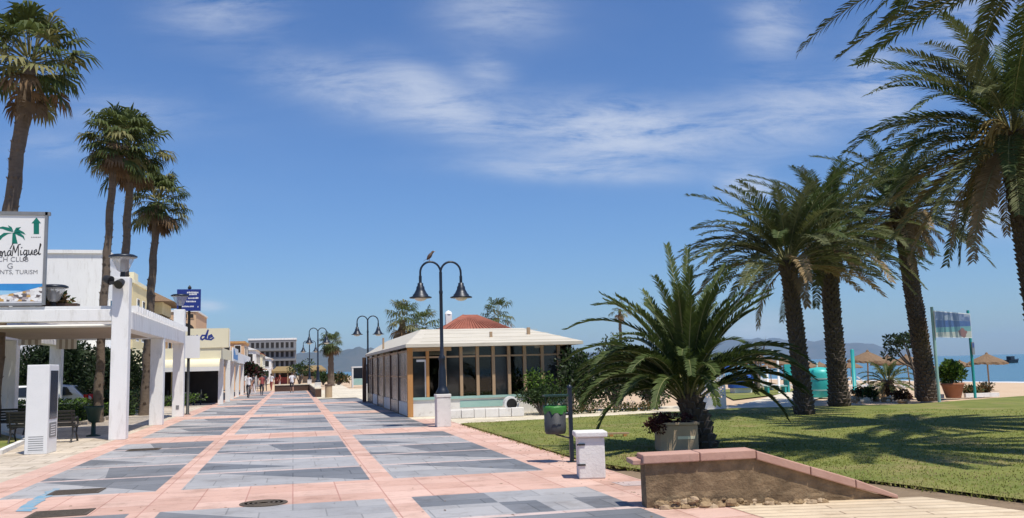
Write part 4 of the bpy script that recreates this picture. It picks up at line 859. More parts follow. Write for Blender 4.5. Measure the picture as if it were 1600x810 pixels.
# ------------------------------------------------------------------ pergola at left
root = thing('pergola', 'white concrete pergola with slatted top, striped awnings and glass lanterns at left', 'pergola', (-4.7, 27.1, 0))
PYS = [0.0, 7.15, 13.3]
def lantern(c, r=0.33, sc_=1.0):
    mb = MB(); mb.lathe([(0.06, 0), (0.05, 0.14), (0.13, 0.17), (0.14, 0.20), (0.30, 0.52), (0.31, 0.56)], c=c, n=16)
    g = MB(); g.lathe([(0.10, 0.165), (0.16, 0.21), (0.315, 0.565)], c=c, n=18); a = g.build('lantern', 'lampglass', root)
    g = MB(); g.lathe([(0.07, 0), (0.06, 0.16)], c=c, n=10); g.build('lantern_foot', 'iron', a)
    g = MB(); g.lathe([(0.38, 0.57), (0.385, 0.61), (0.30, 0.65), (0.02, 0.665)], c=c, n=20); g.build('lantern_lid', 'navy', a)
    g = MB(); g.lathe([(0.05, 0.16), (0.06, 0.36), (0.02, 0.42)], c=c, n=10); g.build('lantern_bulb', 'opal', a)
def lampglass():
    m = bpy.data.materials.new('frosted_lantern_glass'); m.use_nodes = True; nt = m.node_tree; nt.nodes.clear()
    o = N(nt, 'ShaderNodeOutputMaterial'); t = N(nt, 'ShaderNodeBsdfTransparent'); p = N(nt, 'ShaderNodeBsdfPrincipled'); p.inputs['Base Color'].default_value = (0.55, 0.55, 0.56, 1); p.inputs['Roughness'].default_value = 0.15
    mx = N(nt, 'ShaderNodeMixShader'); mx.inputs[0].default_value = 0.42; nt.links.new(t.outputs[0], mx.inputs[1]); nt.links.new(p.outputs[0], mx.inputs[2]); nt.links.new(mx.outputs[0], o.inputs[0]); return m
M['lampglass'] = lampglass()
XB = -4.75       # back row offset
for i, y in enumerate(PYS):
    top = 4.5 if i != 1 else 3.05
    mb = MB(); mb.bb(-0.22, 0.22, y-0.22, y+0.22, 0, top); mb.build('pillar', 'white', root, 0.012)
    mb = MB(); mb.bb(XB-0.22, XB+0.22, y-0.22, y+0.22, 0, 3.05); mb.build('pillar', 'white', root, 0.012)
    if i != 1: lantern((0, y, 4.5))
# spare pillar row further left
mb = MB(); mb.bb(-9.2, -8.8, 13.1, 13.5, 0, 3.05); mb.build('pillar', 'white', root, 0.012)
mb = MB(); mb.bb(-0.225, 0.225, 0.224, PYS[2]-0.224, 3.052, 3.55); mb.build('beam', 'white', root, 0.01)
mb = MB(); mb.bb(XB-0.225, XB+0.225, -0.185, PYS[2]+0.155, 3.052, 3.265); mb.build('beam', 'white', root, 0.01)
mb = MB(); mb.bb(-9.6, -0.222, -0.19, 0.19, 3.27, 3.60); mb.build('fascia_beam', 'white', root, 0.01)
mb = MB(); mb.bb(-9.6, -0.222, PYS[2]-0.16, PYS[2]+0.16, 3.27, 3.56); mb.build('fascia_beam', 'white', root, 0.01)
y = 0.55
while y < PYS[2]-0.3:
    mb = MB(); mb.bb(XB-0.45, 0.36, y-0.05, y+0.05, 3.552, 3.74); mb.build('rafter', 'white', root); y += 0.46
# awnings
def awning(x0, x1, y0, y1, z, flap_x0, flap_x1, flap_z0, flap_z1):
    mb = MB(); mb.add([(x0, y0, z), (x1, y0, z), (x1, y1, z-0.12), (x0, y1, z-0.12), (x0, y0, z-0.015), (x1, y0, z-0.015), (x1, y1, z-0.135), (x0, y1, z-0.135)], [(0, 1, 2, 3), (7, 6, 5, 4), (0, 4, 5, 1), (3, 2, 6, 7), (0, 3, 7, 4), (1, 5, 6, 2)]); aw = mb.build('awning', 'awning', root)
    mb = MB(); mb.tube([(x0, y0-0.06, z-0.03), (x1, y0-0.06, z-0.03)], 0.045, 8); mb.build('front_bar', 'metalwhite', aw)
    for c in range(2):
        mb = MB(); ns_ = 7; w = (flap_x1-flap_x0)/ns_
        for k in range(ns_):
            if k % 2 == c: mb.bb(flap_x0+w*k, flap_x0+w*(k+1)-0.002, y1-0.02, y1-0.008, flap_z0, flap_z1)
        mb.build('valance', 'valw' if c == 0 else 'valg', aw)
awning(-4.3, -0.3, 0.45, 6.8, 3.20, -3.25, -2.6, 2.72, 3.06)
awning(-9.4, -4.95, 0.45, 6.8, 3.26, -4.45, -3.72, 2.88, 3.2)
sp = MB(); sp.lathe([(0.13, 0), (0.12, 0.10), (0.09, 0.22), (0.04, 0.26)], n=12); o = sp.build('spotlight', 'iron', root); o.location = (-0.02, -0.50, 4.25); o.rotation_euler = (R(-60), 0, R(-20))
sp = MB(); sp.lathe([(0.13, 0), (0.12, 0.10), (0.09, 0.22), (0.04, 0.26)], n=12); o = sp.build('spotlight', 'iron', root); o.location = (-0.24, -0.34, 4.38); o.rotation_euler = (R(-70), 0, R(60))
sp = MB(); sp.bb(-0.27, 0.02, -0.4, -0.222, 4.28, 4.36); sp.build('spotlight_bracket', 'iron', root)
mb = MB(); mb.bb(-0.06, 0.06, PYS[2]-0.235, PYS[2]-0.222, 0.32, 0.48); mb.build('service_hatch', 'grey', root)
lantern((-2.05, 1.2, 3.76))
sp = MB(); sp.bb(-2.13, -1.97, 1.12, 1.28, 3.56, 3.762); sp.build('lantern_block', 'white', root)

# potted greenery on the pergola top
shrub('roof_plant', 'dry grassy planting on top of the pergola beside the billboard', 'plant', (-7.0, 28.6, 3.75), (0.9, 0.3, 0.28), 500, 0.22, 81, ('lf_mid', 'lf_bronze'), 7, stem=False)
mb = MB(); mb.bb(-0.85, 0.85, -0.2, 0.2, 0, 0.14); mb.build('trough', 'wooddark', bpy.data.objects['roof_plant'])

# hotel billboard standing on the pergola
bx0, bx1, bz0, bz1 = -9.7, -6.86, 3.78, 6.42
root = thing('billboard', 'white hotel billboard with green palm emblem and arrow on the pergola roof', 'billboard', ((bx0+bx1)/2, 27.55, bz0)); bw, bh = bx1-bx0, bz1-bz0
mb = MB(); mb.bb(-bw/2, bw/2, -0.03, 0.03, 0.06, bh-0.1); mb.build('panel', 'signwhite', root)
mb = MB(); mb.bb(bw/2+0.002, bw/2+0.07, -0.06, 0.06, 0, bh); mb.bb(-bw/2-0.07, -bw/2-0.002, -0.06, 0.06, 0, bh); mb.bb(-bw/2-0.07, bw/2+0.13, -0.06, 0.06, bh-0.098, bh+0.002+0.0); mb.bb(-bw/2, bw/2, -0.06, 0.06, -0.02, 0.058); mb.build('frame', 'grey', root)
for s in (-1, 1):
    mb = MB(); mb.bb(s*bw*0.4-0.05, s*bw*0.4+0.05, 0.065, 0.165, -0.22, bh*0.9); mb.build('support_post', 'grey', root)
def sq(px, py):       # photograph pixel on the panel -> panel coordinates
    p = AT(px, py, 27.51); return p.x-(bx0+bx1)/2, p.z-bz0
YF = -0.0335
def flat(mb, pts, y=YF, mi=0): mb.poly([(p[0], y, p[1]) for p in pts], mi)
def ribbon(mb, pts, w, y=YF):
    pts = [Vector((p[0], p[1])) for p in pts]
    for a, b in zip(pts, pts[1:]):
        d = (b-a); 
        if d.length < 1e-5: continue
        d.normalize(); n_ = Vector((-d.y, d.x))*w/2; a2 = a-d*w*0.3; b2 = b+d*w*0.3
        mb.poly([(a2.x+n_.x, y, a2.y+n_.y), (a2.x-n_.x, y, a2.y-n_.y), (b2.x-n_.x, y, b2.y-n_.y), (b2.x+n_.x, y, b2.y+n_.y)]); y -= 0.00015
def slab(name, m, draw):
    mb = MB(); draw(mb); return mb.build(name, m, root)
def arrow(mb):
    flat(mb, [sq(52.5, 366), sq(61, 366), sq(61, 349), sq(52.5, 349)]); flat(mb, [sq(49, 349.2), sq(64, 349.2), sq(57, 340)])
slab('arrow', 'green_ink', arrow)
def emblem(mb):
    c = (21, 364)
    flat(mb, [sq(18.5, 381), sq(27.5, 381), sq(23.5, 364), sq(19.5, 364)])
    for pts in ([(21, 364), (30, 363), (37, 369), (39, 376), (35, 371), (28, 368)], [(21, 364), (28, 358), (37, 363), (40, 367), (31, 364)], [(21, 363), (25, 356), (33, 355), (30, 358)],
                [(21, 364), (12, 366), (4, 371), (0, 376), (-2, 370), (6, 364)], [(21, 363), (14, 356), (4, 354), (-6, 357), (4, 358), (12, 361)], [(21, 362), (18, 355), (12, 352), (15, 357)]):
        flat(mb, [sq(*p) for p in pts])
slab('palm_emblem', 'green_ink', emblem)
# hand lettering: strokes in a 1-high box, x advancing
GL = {'a': ([[(0.55, 0.5), (0.3, 0.55), (0.08, 0.3), (0.18, 0.02), (0.45, 0.15), (0.58, 0.5), (0.55, 0.1), (0.72, 0.05)]], 0.72), 'n': ([[(0.0, 0.5), (0.08, 0.0), (0.12, 0.35), (0.35, 0.52), (0.42, 0.3), (0.45, 0.02), (0.62, 0.1)]], 0.62),
      'á': ([[(0.5, 0.5), (0.3, 0.55), (0.08, 0.3), (0.18, 0.02), (0.42, 0.15), (0.56, 0.5), (0.5, 0.1), (0.68, 0.05)], [(0.42, 0.7), (0.78, 1.25)]], 0.7),
      'M': ([[(0.0, 0.0), (0.15, 1.0), (0.38, 0.3), (0.72, 1.05), (0.78, 0.0)], [(0.72, 1.05), (1.0, 1.12)]], 1.0), 'i': ([[(0.05, 0.5), (0.08, 0.05), (0.3, 0.12)], [(0.12, 0.75), (0.2, 0.8)]], 0.32),
      'g': ([[(0.5, 0.48), (0.25, 0.52), (0.08, 0.28), (0.22, 0.04), (0.46, 0.2), (0.54, 0.5), (0.45, -0.4), (0.15, -0.5), (0.1, -0.3), (0.7, 0.1)]], 0.7), 'u': ([[(0.05, 0.5), (0.08, 0.1), (0.28, 0.03), (0.48, 0.5), (0.48, 0.08), (0.66, 0.1)]], 0.66),
      'e': ([[(0.05, 0.22), (0.42, 0.35), (0.32, 0.55), (0.08, 0.4), (0.1, 0.05), (0.3, 0.0), (0.55, 0.2)]], 0.52), 'l': ([[(0.05, 0.1), (0.4, 1.0), (0.3, 1.1), (0.14, 0.3), (0.2, 0.02), (0.4, 0.1)]], 0.4), 'd': ([[(0.5, 0.5), (0.2, 0.52), (0.06, 0.25), (0.2, 0.02), (0.45, 0.2), (0.75, 1.1), (0.55, 0.1), (0.75, 0.05)]], 0.74)}
def script(mb, text, x, z, h, w, slope=0.0, y=YF, sx=1.0):
    x0 = x
    for ch in text:
        if ch == ' ': x += 0.4*h; continue
        st, adv = GL[ch]
        for s_ in st: ribbon(mb, [(x+p[0]*h*sx, z+p[1]*h+(x+p[0]*h*sx-x0)*slope) for p in s_], w, y)
        x += adv*h*sx
xa, za = sq(-7, 404); xb_, zb_ = sq(57, 396)
slab('script_lettering', 'ink', lambda mb: script(mb, 'anáMiguel', xa, za+0.05, 0.29, 0.026, 0.05, sx=0.70))
tx = lambda body, px, py, s, m='inkgrey': text_mesh(body, s, 'lettering', m, root, (sq(px, py)[0], -0.034, sq(px, py)[1]), (R(90), 0, 0), 0.001)
tx('BEACH CLUB', 10, 409, 0.19); tx('G', 15.5, 420, 0.22); tx('APARTAMENTS, TURISM', 3, 428.5, 0.17)
def dashes(mb):
    for k in range(6): flat(mb, [sq(48.5+k*2.6, 371.6), sq(50.3+k*2.6, 371.6), sq(50.3+k*2.6, 370.2), sq(48.5+k*2.6, 370.2)])
slab('faded_caption', 'inkgrey', dashes)
def pic(x0, x1, z0, z1, m, nm, y=-0.031):
    mb = MB(); mb.quad((x0, y-0.0015, z0), (x1, y-0.0015, z0), (x1, y-0.0015, z1), (x0, y-0.0015, z1)); return mb.build(nm, m, root)
zp = sq(40, 443.5)[1]
mb = MB(); mb.quad((-bw/2+0.01, YF, 0.1), (bw/2-0.01, YF, 0.1), (bw/2-0.01, YF, zp), (-bw/2+0.01, YF, zp)); ph = mb.build('printed_photo', 'printblue', root)
mb = MB(); mb.poly([(-bw/2+0.01, YF-0.002, 0.10), (bw/2-0.01, YF-0.002, 0.10), (bw/2-0.01, YF-0.002, zp-0.08), (0.9, YF-0.002, zp-0.22), (0.5, YF-0.002, zp-0.30), (0.1, YF-0.002, zp-0.33), (-bw/2+0.01, YF-0.002, zp-0.22)]); mb.build('printed_town', 'townprint', ph)
mb = MB(); mb.poly([(-bw/2+0.01, YF-0.001, zp-0.30), (0.3, YF-0.001, zp-0.36), (0.9, YF-0.001, zp-0.2), (0.4, YF-0.001, zp-0.19), (-bw/2+0.01, YF-0.001, zp-0.14)]); mb.build('printed_horizon', 'printblue2', ph)

# ------------------------------------------------------------------ information totem, benches, bins
p = G(62, 712); root = thing('information_totem', 'tall white information totem with dark screen on the left footway', 'information totem', (-5.72, 23.0, 0), R(-3))
mb = MB(); mb.bb(-0.24, 0.24, -0.13, 0.6, 0, 2.04); mb.build('casing', 'metalwhite', root, 0.015)
mb = MB(); mb.bb(0.243, 0.249, -0.03, 0.52, 0.78, 1.90); mb.build('screen', 'boardblack', root)
mb = MB(); mb.bb(0.243, 0.249, 0.0, 0.5, 0.36, 0.70); mb.build('map_panel', 'grey', root)
mb = MB()
for k in range(5): mb.bb(0.2495, 0.2505, 0.08+0.02*(k % 2), 0.42, 0.41+k*0.055, 0.43+k*0.055)
mb.build('printed_line', 'signwhite', bpy.data.objects['map_panel'])
mb = MB(); mb.bb(-0.18, 0.18, -0.133, -0.131, 0.06, 0.46); gp = mb.build('vent_plate', 'metalwhite', root)
for i in range(7): mb = MB(); mb.bb(-0.16, 0.16, -0.136, -0.1335, 0.09+i*0.05, 0.105+i*0.05); mb.build('vent_slot', 'grey', gp)
def bench(loc, rz, label, first=None):
    root = thing('cast_iron_bench', label, 'bench', loc, rz, 'cast iron benches under the pergola')
    for s in (-1, 1):
        x = s*0.78; mb = MB()
        mb.tube([(x, -0.30, 0.0), (x, -0.27, 0.05), (x, -0.16, 0.22), (x, -0.20, 0.36), (x, -0.26, 0.42)], [0.03, 0.026, 0.024, 0.024, 0.028], 7)
        mb.tube([(x, 0.30, 0.0), (x, 0.26, 0.06), (x, 0.14, 0.24), (x, 0.16, 0.40), (x, 0.24, 0.60), (x, 0.32, 0.86)], [0.03, 0.026, 0.024, 0.026, 0.024, 0.02], 7)
        mb.tube([(x, -0.26, 0.41), (x, 0.0, 0.39), (x, 0.17, 0.40)], 0.024, 7)
        mb.tube([(x, -0.16, 0.22), (x, 0.0, 0.28), (x, 0.14, 0.24)], 0.018, 6)
        mb.build('side_frame', 'iron', root)
        mb = MB(); pts = [(x, -0.25, 0.42)]
        for k in range(9): a = PI*0.9 + k*0.62; pts.append((x, -0.24+0.075*math.cos(a), 0.60+0.075*math.sin(a)))
        mb.tube([(x, -0.25, 0.42), (x, -0.30, 0.52), (x, -0.27, 0.63), (x, -0.19, 0.66), (x, 0.02, 0.63), (x, 0.25, 0.62)], 0.02, 7)
        mb.tube(pts[1:], 0.014, 6); mb.build('armrest', 'iron', root)
    for k in range(6): mb = MB(); mb.bb(-0.86, 0.86, -0.26+k*0.075, -0.205+k*0.075, 0.425, 0.455); mb.build('seat_slat', 'iron', root, 0.006)
    for k in range(5):
        t = k/4; mb = MB(); mb.box((0, 0.20+0.10*t, 0.50+0.33*t), (1.72, 0.025, 0.062), 0, rot=Matrix.Rotation(R(-16), 3, 'X')); mb.build('back_slat', 'iron', root, 0.006)
    return root
bench((-6.55, 26.9, 0), R(176), 'black cast iron bench directly behind the white information totem')
bench((-8.6, 30.2, 0), R(176), 'black cast iron bench at the left frame edge by the lawn patch')
root = thing('urn_bin', 'dark green trumpet-shaped bin on a stem behind the first pergola pillar', 'litter bin', (-5.72, 29.0, 0))
mb = MB(); mb.lathe([(0.2, 0), (0.2, 0.03), (0.07, 0.06), (0.06, 0.38), (0.1, 0.42)], n=14); mb.build('stem', 'greenbin', root)
mb = MB(); mb.lathe([(0.12, 0.42), (0.16, 0.46), (0.20, 0.72), (0.27, 0.83), (0.28, 0.88), (0.24, 0.88), (0.18, 0.6)], n=18); mb.build('bowl', 'greenbin', root)
# signpost
root = thing('signpost', 'dark signpost carrying a blue direction board and a blank grey panel', 'signpost', (-4.52, 42.27, 0))
mb = MB(); mb.lathe([(0.13, 0), (0.13, 0.02), (0.065, 0.05), (0.055, 5.55), (0.09, 5.58), (0.06, 5.66), (0.01, 5.72)], n=12); mb.build('pole', 'iron', root)
mb = MB(); mb.bb(-0.52, 0.49, -0.10, -0.06, 4.56, 5.53); bl = mb.build('direction_board', 'signblue', root)
mb = MB()
for (x0, x1, z, m_) in ((-0.1, 0.38, 5.38, 0), (0.0, 0.34, 5.30, 0), (-0.05, 0.40, 5.13, 0), (-0.12, 0.30, 4.98, 0), (-0.3, 0.02, 4.76, 0), (0.05, 0.2, 4.76, 0), (0.36, 0.39, 4.74, 0)):
    xx = x0; q = random.Random(int(x0*100+z*1000))
    while xx < x1-0.02: w = q.uniform(0.03, 0.055); mb.bb(xx, min(xx+w, x1), -0.104, -0.1012, z-0.03, z+0.03+q.uniform(-0.01, 0.015)); xx += w+0.014
mb.build('white_lettering', 'signwhite', bl)
mb = MB(); mb.bb(-0.20, 0.48, -0.10, -0.06, 2.47, 3.46); mb.build('grey_panel', 'signwhite', root)

# ------------------------------------------------------------------ planting and car behind the pergola
def hedge(label, x0, x1, y0, y1, h, seed, mats):
    rs = random.Random(seed); root = thing('clipped_hedge', label, 'hedge', ((x0+x1)/2, (y0+y1)/2, 0), 0, 'clipped hedges behind the pergola'); mb = MB(); hx, hy = (x1-x0)/2, (y1-y0)/2
    n = int((hx*2*h*2+hx*hy*4+hy*h*4)*170)
    for _ in range(n):
        f = rs.random(); x, y, z = rs.uniform(-hx, hx), rs.uniform(-hy, hy), rs.uniform(0.05, h)
        if f < 0.45: y = -hy+rs.uniform(-0.04, 0.08)
        elif f < 0.75: z = h+rs.uniform(-0.08, 0.05)
        else: x = rs.choice([-hx, hx])+rs.uniform(-0.06, 0.06)
        d = Vector((rs.uniform(-1, 1), rs.uniform(-1, 0.6), rs.uniform(-0.5, 1))).normalized(); s_ = d.orthogonal().normalized()*0.035; p = Vector((x, y, z)); mb.add([p-s_, p+d*0.06+s_, p+d*0.12, p+d*0.05-s_], [(0, 1, 2, 3)], rs.randrange(len(mats)))
    mb.build('foliage', list(mats), root); mb = MB(); mb.bb(-hx+0.12, hx-0.12, -hy+0.12, hy-0.12, 0, h-0.12); mb.build('branches', 'lf_dark', root); return root
hedge('clipped green hedge seen between the back pillar and the first pergola pillar', -10.4, -7.7, 37.6, 38.6, 0.85, 91, ('lf_mid', 'lf_bright', 'lf_mid', 'lf_dark'))
hedge('darker taller hedge seen between the first and second pergola pillars', -8.6, -6.9, 43.2, 44.6, 1.05, 92, ('lf_dark', 'lf_mid'))
shrub('round_bush', 'rounded green bush right of the clipped hedge', 'shrub', (-7.65, 39.5, 0), (0.55, 0.5, 0.42), 900, 0.09, 93, ('lf_mid', 'lf_bright', 'lf_dark'), 7)
for k, (x, y, h, r, lab) in enumerate(((-14.6, 44, 4.3, 3.0, 'dark leafy tree at the left frame edge behind the pergola'), (-11.2, 46.5, 4.4, 2.6, 'dark leafy tree behind the back pergola pillar'), (-9.3, 50.5, 3.9, 2.0, 'dark leafy tree behind the clipped hedge'), (-19.5, 43, 4.2, 3.0, 'dark leafy tree behind the left bench'))):
    shrub('garden_tree', lab, 'tree', (x, y, 0), (r, r*0.8, h*0.44), 10500, 0.2, 95+k, ('lf_dark', 'lf_shade'), 22, group='dark trees behind the pergola', trunk=0.12)
# parked car
cp = AT(138, 620, 41.6); root = thing('parked_car', 'white parked car with red tail lights behind the hedge', 'car', (cp.x-2.1, 41.6, -0.02), R(4))
prof = [(-2.15, 0.32), (2.05, 0.32), (2.15, 0.55), (2.12, 0.92), (1.95, 1.02), (1.55, 1.42), (0.9, 1.50), (-0.5, 1.48), (-1.15, 1.02), (-2.0, 0.88), (-2.2, 0.6)]
def extr(prof, y0, y1, tp=0.0, zt=1.0):
    mb = MB(); n = len(prof); f = lambda z: (max(0, z-zt)*tp)
    vs = [(p[0], y0+f(p[1]), p[1]) for p in prof] + [(p[0], y1-f(p[1]), p[1]) for p in prof]
    mb.add(vs, [tuple(range(n)), tuple(range(2*n-1, n-1, -1))] + [(i, n+i, n+(i+1) % n, (i+1) % n) for i in range(n)]); return mb
extr(prof, -0.86, 0.86, 0.3).build('body', 'carwhite', root, 0.05)
for s in (-1, 1):
    mb = MB(); yy = s*0.862
    for q in ([(-1.02, 1.03), (-0.48, 1.40), (0.15, 1.42), (0.15, 1.03)], [(0.22, 1.03), (0.22, 1.42), (0.85, 1.42), (1.0, 1.03)], [(1.07, 1.03), (0.92, 1.42), (1.35, 1.38), (1.6, 1.05)]):
        mb.poly([(p[0], yy - s*max(0, p[1]-1.0)*0.3 + s*0.004, p[1]) for p in (q if s < 0 else q[::-1])])
    mb.build('side_window', 'darkglass', root)
    mb = MB(); mb.bb(2.0, 2.17, s*0.74-0.12, s*0.74+0.12, 0.72, 1.05); mb.build('tail_light', 'red', root)
    for x in (-1.35, 1.35):
        mb = MB(); mb.lathe([(0.33, 0), (0.33, 0.2), (0.2, 0.21)], n=18); wv = mb.build('wheel', 'rubber', root); wv.rotation_euler = (R(-90*s) if s > 0 else R(90), 0, 0); wv.location = (x, s*0.68, 0.33)
        mb = MB(); mb.lathe([(0.2, 0.212), (0.05, 0.2)], n=12); mb.build('rim', 'grey', wv)
mb = MB(); mb.quad((1.99, -0.62, 1.04), (1.99, 0.62, 1.04), (1.62, 0.58, 1.40), (1.62, -0.58, 1.40)); mb.build('rear_window', 'darkglass', root)

# ------------------------------------------------------------------ buildings on the left
def windows(root, face, plane, u0, u1, z0, z1, nu, nz, w, h, arch=False, shutter='winblue', frame='white'):
    for i in range(nu):
        for j in range(nz):
            u = u0+(u1-u0)*(i+0.5)/nu; z = z0+(z1-z0)*(j+0.5)/nz; mb = MB(); g = MB()
            if face == 'y':
                mb.bb(u-w/2-0.07, u+w/2+0.07, plane-0.06, plane-0.002, z-h/2-0.08, z+h/2+0.06); g.bb(u-w/2, u+w/2, plane-0.075, plane-0.062, z-h/2, z+h/2)
            else:
                mb.bb(plane+0.002, plane+0.06, u-w/2-0.07, u+w/2+0.07, z-h/2-0.08, z+h/2+0.06); g.bb(plane+0.062, plane+0.075, u-w/2, u+w/2, z-h/2, z+h/2)
            f = mb.build('window', frame, root); g.build('pane', shutter, f)
def block(name, label, cat, x0, x1, y0, y1, h, m, roof=0.25, roofm=None, group=None, base=-0.05):
    root = thing(name, label, cat, ((x0+x1)/2, y0, base), 0, group); w = (x1-x0)/2
    mb = MB(); mb.bb(-w, w, 0, y1-y0, 0, h); mb.build('wall', m, root)
    if roof: mb = MB(); mb.bb(-w-0.12, w+0.12, -0.12, y1-y0+0.12, h+0.002, h+roof); mb.build('roof', roofm or m, root)
    return root, w
a = AT(72, 390, 62); b_ = AT(166, 390, 62)
r_, w = block('white_block', 'plain white windowless building behind the billboard', 'building', a.x-4.5, b_.x, 62, 70, a.z-0.2, 'white', 0.22)
windows(r_, 'x', w, 1.0, 7.0, 4.2, 8.2, 3, 1, 0.9, 1.2)
a = AT(166, 430, 74); b_ = AT(208, 440, 74)
r_, w = block('yellow_house', 'cream yellow house with flat roof left of the third fan palm trunk', 'house', a.x-2, b_.x, 74, 83, 9.0, 'cream', 0.25, 'creamlight')
windows(r_, 'y', 0, w-3.0, w-0.3, 4.2, 8.3, 2, 2, 0.7, 1.1); windows(r_, 'x', w, 1, 9, 4.2, 8.3, 3, 2, 1.0, 1.2)
mb = MB(); mb.bb(w-1.6, w-0.2, 1.5, 3.5, 8.86, 10.0); mb.build('stair_tower', 'creamlight', r_)
mb = MB()
for k in range(9): mb.bb(w+0.3, w+0.36, 0.3+k*1.1, 0.36+k*1.1, 5.6, 6.5)
mb.bb(w+0.28, w+0.38, 0.2, 9.6, 6.5, 6.58); mb.bb(w+0.08, w+0.5, 0, 9.8, 5.4, 5.6); mb.build('balcony', 'white', r_)
a = AT(200, 452, 84); b_ = AT(268, 490, 84)
r_, w = block('terrace_house', 'ochre house with brown thatched roof terraces behind the fan palm', 'house', a.x-2, b_.x-0.4, 84, 94, 6.3, 'ochre', 0)
for (z, d_) in ((6.35, 0.0), (8.3, 0.6)):
    mb = MB(); mb.add([(-w-0.5, -1.2+d_, z), (w+0.6, -1.2+d_, z), (w+0.6, 9, z), (-w-0.5, 9, z), (-w+1.0, 2, z+1.25), (w-1.2-d_, 2, z+1.25), (w-1.2-d_, 6.5, z+1.25), (-w+1.0, 6.5, z+1.25)], [(0, 1, 5, 4), (1, 2, 6, 5), (2, 3, 7, 6), (3, 0, 4, 7), (4, 5, 6, 7), (3, 2, 1, 0)]); mb.build('roof', 'thatch', r_)
mb = MB(); mb.bb(-w+0.3, w-0.4, 0.3, 6, 7.2, 8.28); mb.build('upper_storey', 'cream', r_)
windows(r_, 'y', 0, -w+0.5, w-0.3, 3.4, 6.0, 4, 1, 1.1, 1.5, shutter='dark'); windows(r_, 'x', w, 0.5, 9.5, 3.4, 6.0, 3, 1, 1.6, 1.4, shutter='dark')
a = AT(280, 487, 100); b_ = AT(306, 520, 100)
r_, w = block('peach_tower', 'peach apartment building with arched balconies behind the signpost', 'building', a.x-3, b_.x, 100, 112, a.z, 'peach', 0.2, 'white')
for z in (4.3, 6.5):
    mb = MB(); pts = []
    for k in range(15): t = PI*k/14; pts.append((w-1.15+1.0*math.cos(t), z+0.75*math.sin(t)))
    mb.poly([(p[0], -0.02, p[1]) for p in pts[::-1]] + [], 0); f = mb.build('arched_balcony', 'dark', r_)
    mb = MB(); mb.bb(w-2.2, w-0.1, -0.3, -0.03, z-0.25, z+0.1); mb.build('balcony_parapet', 'white', f)
windows(r_, 'y', 0, w-2.1, w-0.1, 7.6, 8.4, 3, 1, 0.35, 0.4, frame='peach', shutter='dark')
# restaurant with the script sign
root = thing('terrace_restaurant', 'cream restaurant with white awning terrace and script sign beyond the pergola', 'restaurant', (-4.15, 54, 0)); y1 = 9
mb = MB(); mb.bb(-9, 0, 0.15, y1, 3.0, 3.25); mb.build('flat_roof', 'creamlight', root)
mb = MB(); mb.bb(-9, 0.02, 0.0, 0.14, 2.62, 3.25); mb.bb(0.022, 0.14, 0.0, y1, 2.62, 3.25); mb.build('upper_fascia', 'creamlight', root)
mb = MB(); n_ = 8; vs = []
for i in range(n_+1):
    t = i/n_; vs += [(-9, -0.55*math.sin(t*PI/2)-0.01, 2.62-0.45*(1-math.cos(t*PI/2))), (0.1, -0.55*math.sin(t*PI/2)-0.01, 2.62-0.45*(1-math.cos(t*PI/2)))]
mb.add(vs, [(2*i, 2*i+2, 2*i+3, 2*i+1) for i in range(n_)], 0, True); mb.build('canopy', 'creamlight', root)
mb = MB(); mb.bb(-9, 0.1, -0.57, -0.55, 1.93, 2.168); mb.build('valance', 'valw', root)
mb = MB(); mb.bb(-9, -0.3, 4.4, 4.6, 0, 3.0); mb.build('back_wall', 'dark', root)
for i, xx in enumerate((-7.6, -5.2, -2.9)): mb = MB(); mb.bb(xx, xx+0.55, 3.0, 3.4, 0, 2.99); mb.build('inner_pillar', 'cream', root)
mb = MB(); mb.bb(-2.35, 0.55, -0.06, 0.5, 3.252, 4.35); sg = mb.build('sign_wall', 'creamlight', root)
mb = MB(); mb.bb(0.57, 0.6, 0, 0.4, 3.3, 4.3); mb.build('sign_edge', 'white', sg)
mb = MB()
script(mb, 'unde', -1.75, 3.68, 0.50, 0.085, 0.02, y=-0.066, sx=1.15); mb.build('script_lettering', 'signblue', sg)
for px in (343, 354):
    q = G(px+1.5, 632 if px == 343 else 628); mb = MB(); mb.bb(q.x+4.15-0.14, q.x+4.15+0.14, q.y-54-0.14, q.y-54+0.14, 0, 2.6); mb.build('pillar', 'white', root, 0.01)
rs = random.Random(33)
gT = 'cafe tables on the restaurant terrace'
def cafe_set(x, y, label):
    t = thing('cafe_table', label, 'table', (x, y, 0), 0, gT); mb = MB(); mb.lathe([(0.36, 0.70), (0.36, 0.73)], n=14); mb.build('tabletop', 'valw', t); mb = MB(); mb.lathe([(0.22, 0), (0.03, 0.04), (0.03, 0.70)], n=10); mb.build('pedestal', 'iron', t)
def chair(x, y, rz, label):
    t = thing('cafe_chair', label, 'chair', (x, y, 0), rz, 'dark chairs on the restaurant terrace'); mb = MB(); mb.bb(-0.21, 0.21, -0.21, 0.21, 0.43, 0.47); mb.build('seat', 'iron', t)
    mb = MB(); mb.bb(-0.21, 0.21, 0.19, 0.22, 0.55, 0.88); mb.build('backrest', 'iron', t)
    for sx in (-1, 1):
        for sy in (-1, 1): mb = MB(); mb.bb(sx*0.19-0.018, sx*0.19+0.018, sy*0.19-0.018, sy*0.19+0.018, 0, 0.43 if sy < 0 else 0.88); mb.build('leg', 'iron', t)
for i, x in enumerate((-10.6, -8.3, -6.1)):
    w_ = ('leftmost', 'middle', 'rightmost')[i]
    cafe_set(x, 55.3, w_+' round white table on the shaded restaurant terrace')
    chair(x-0.7, 55.3, R(90), 'dark chair left of the '+w_+' terrace table'); chair(x+0.7, 55.3, R(-90), 'dark chair right of the '+w_+' terrace table')
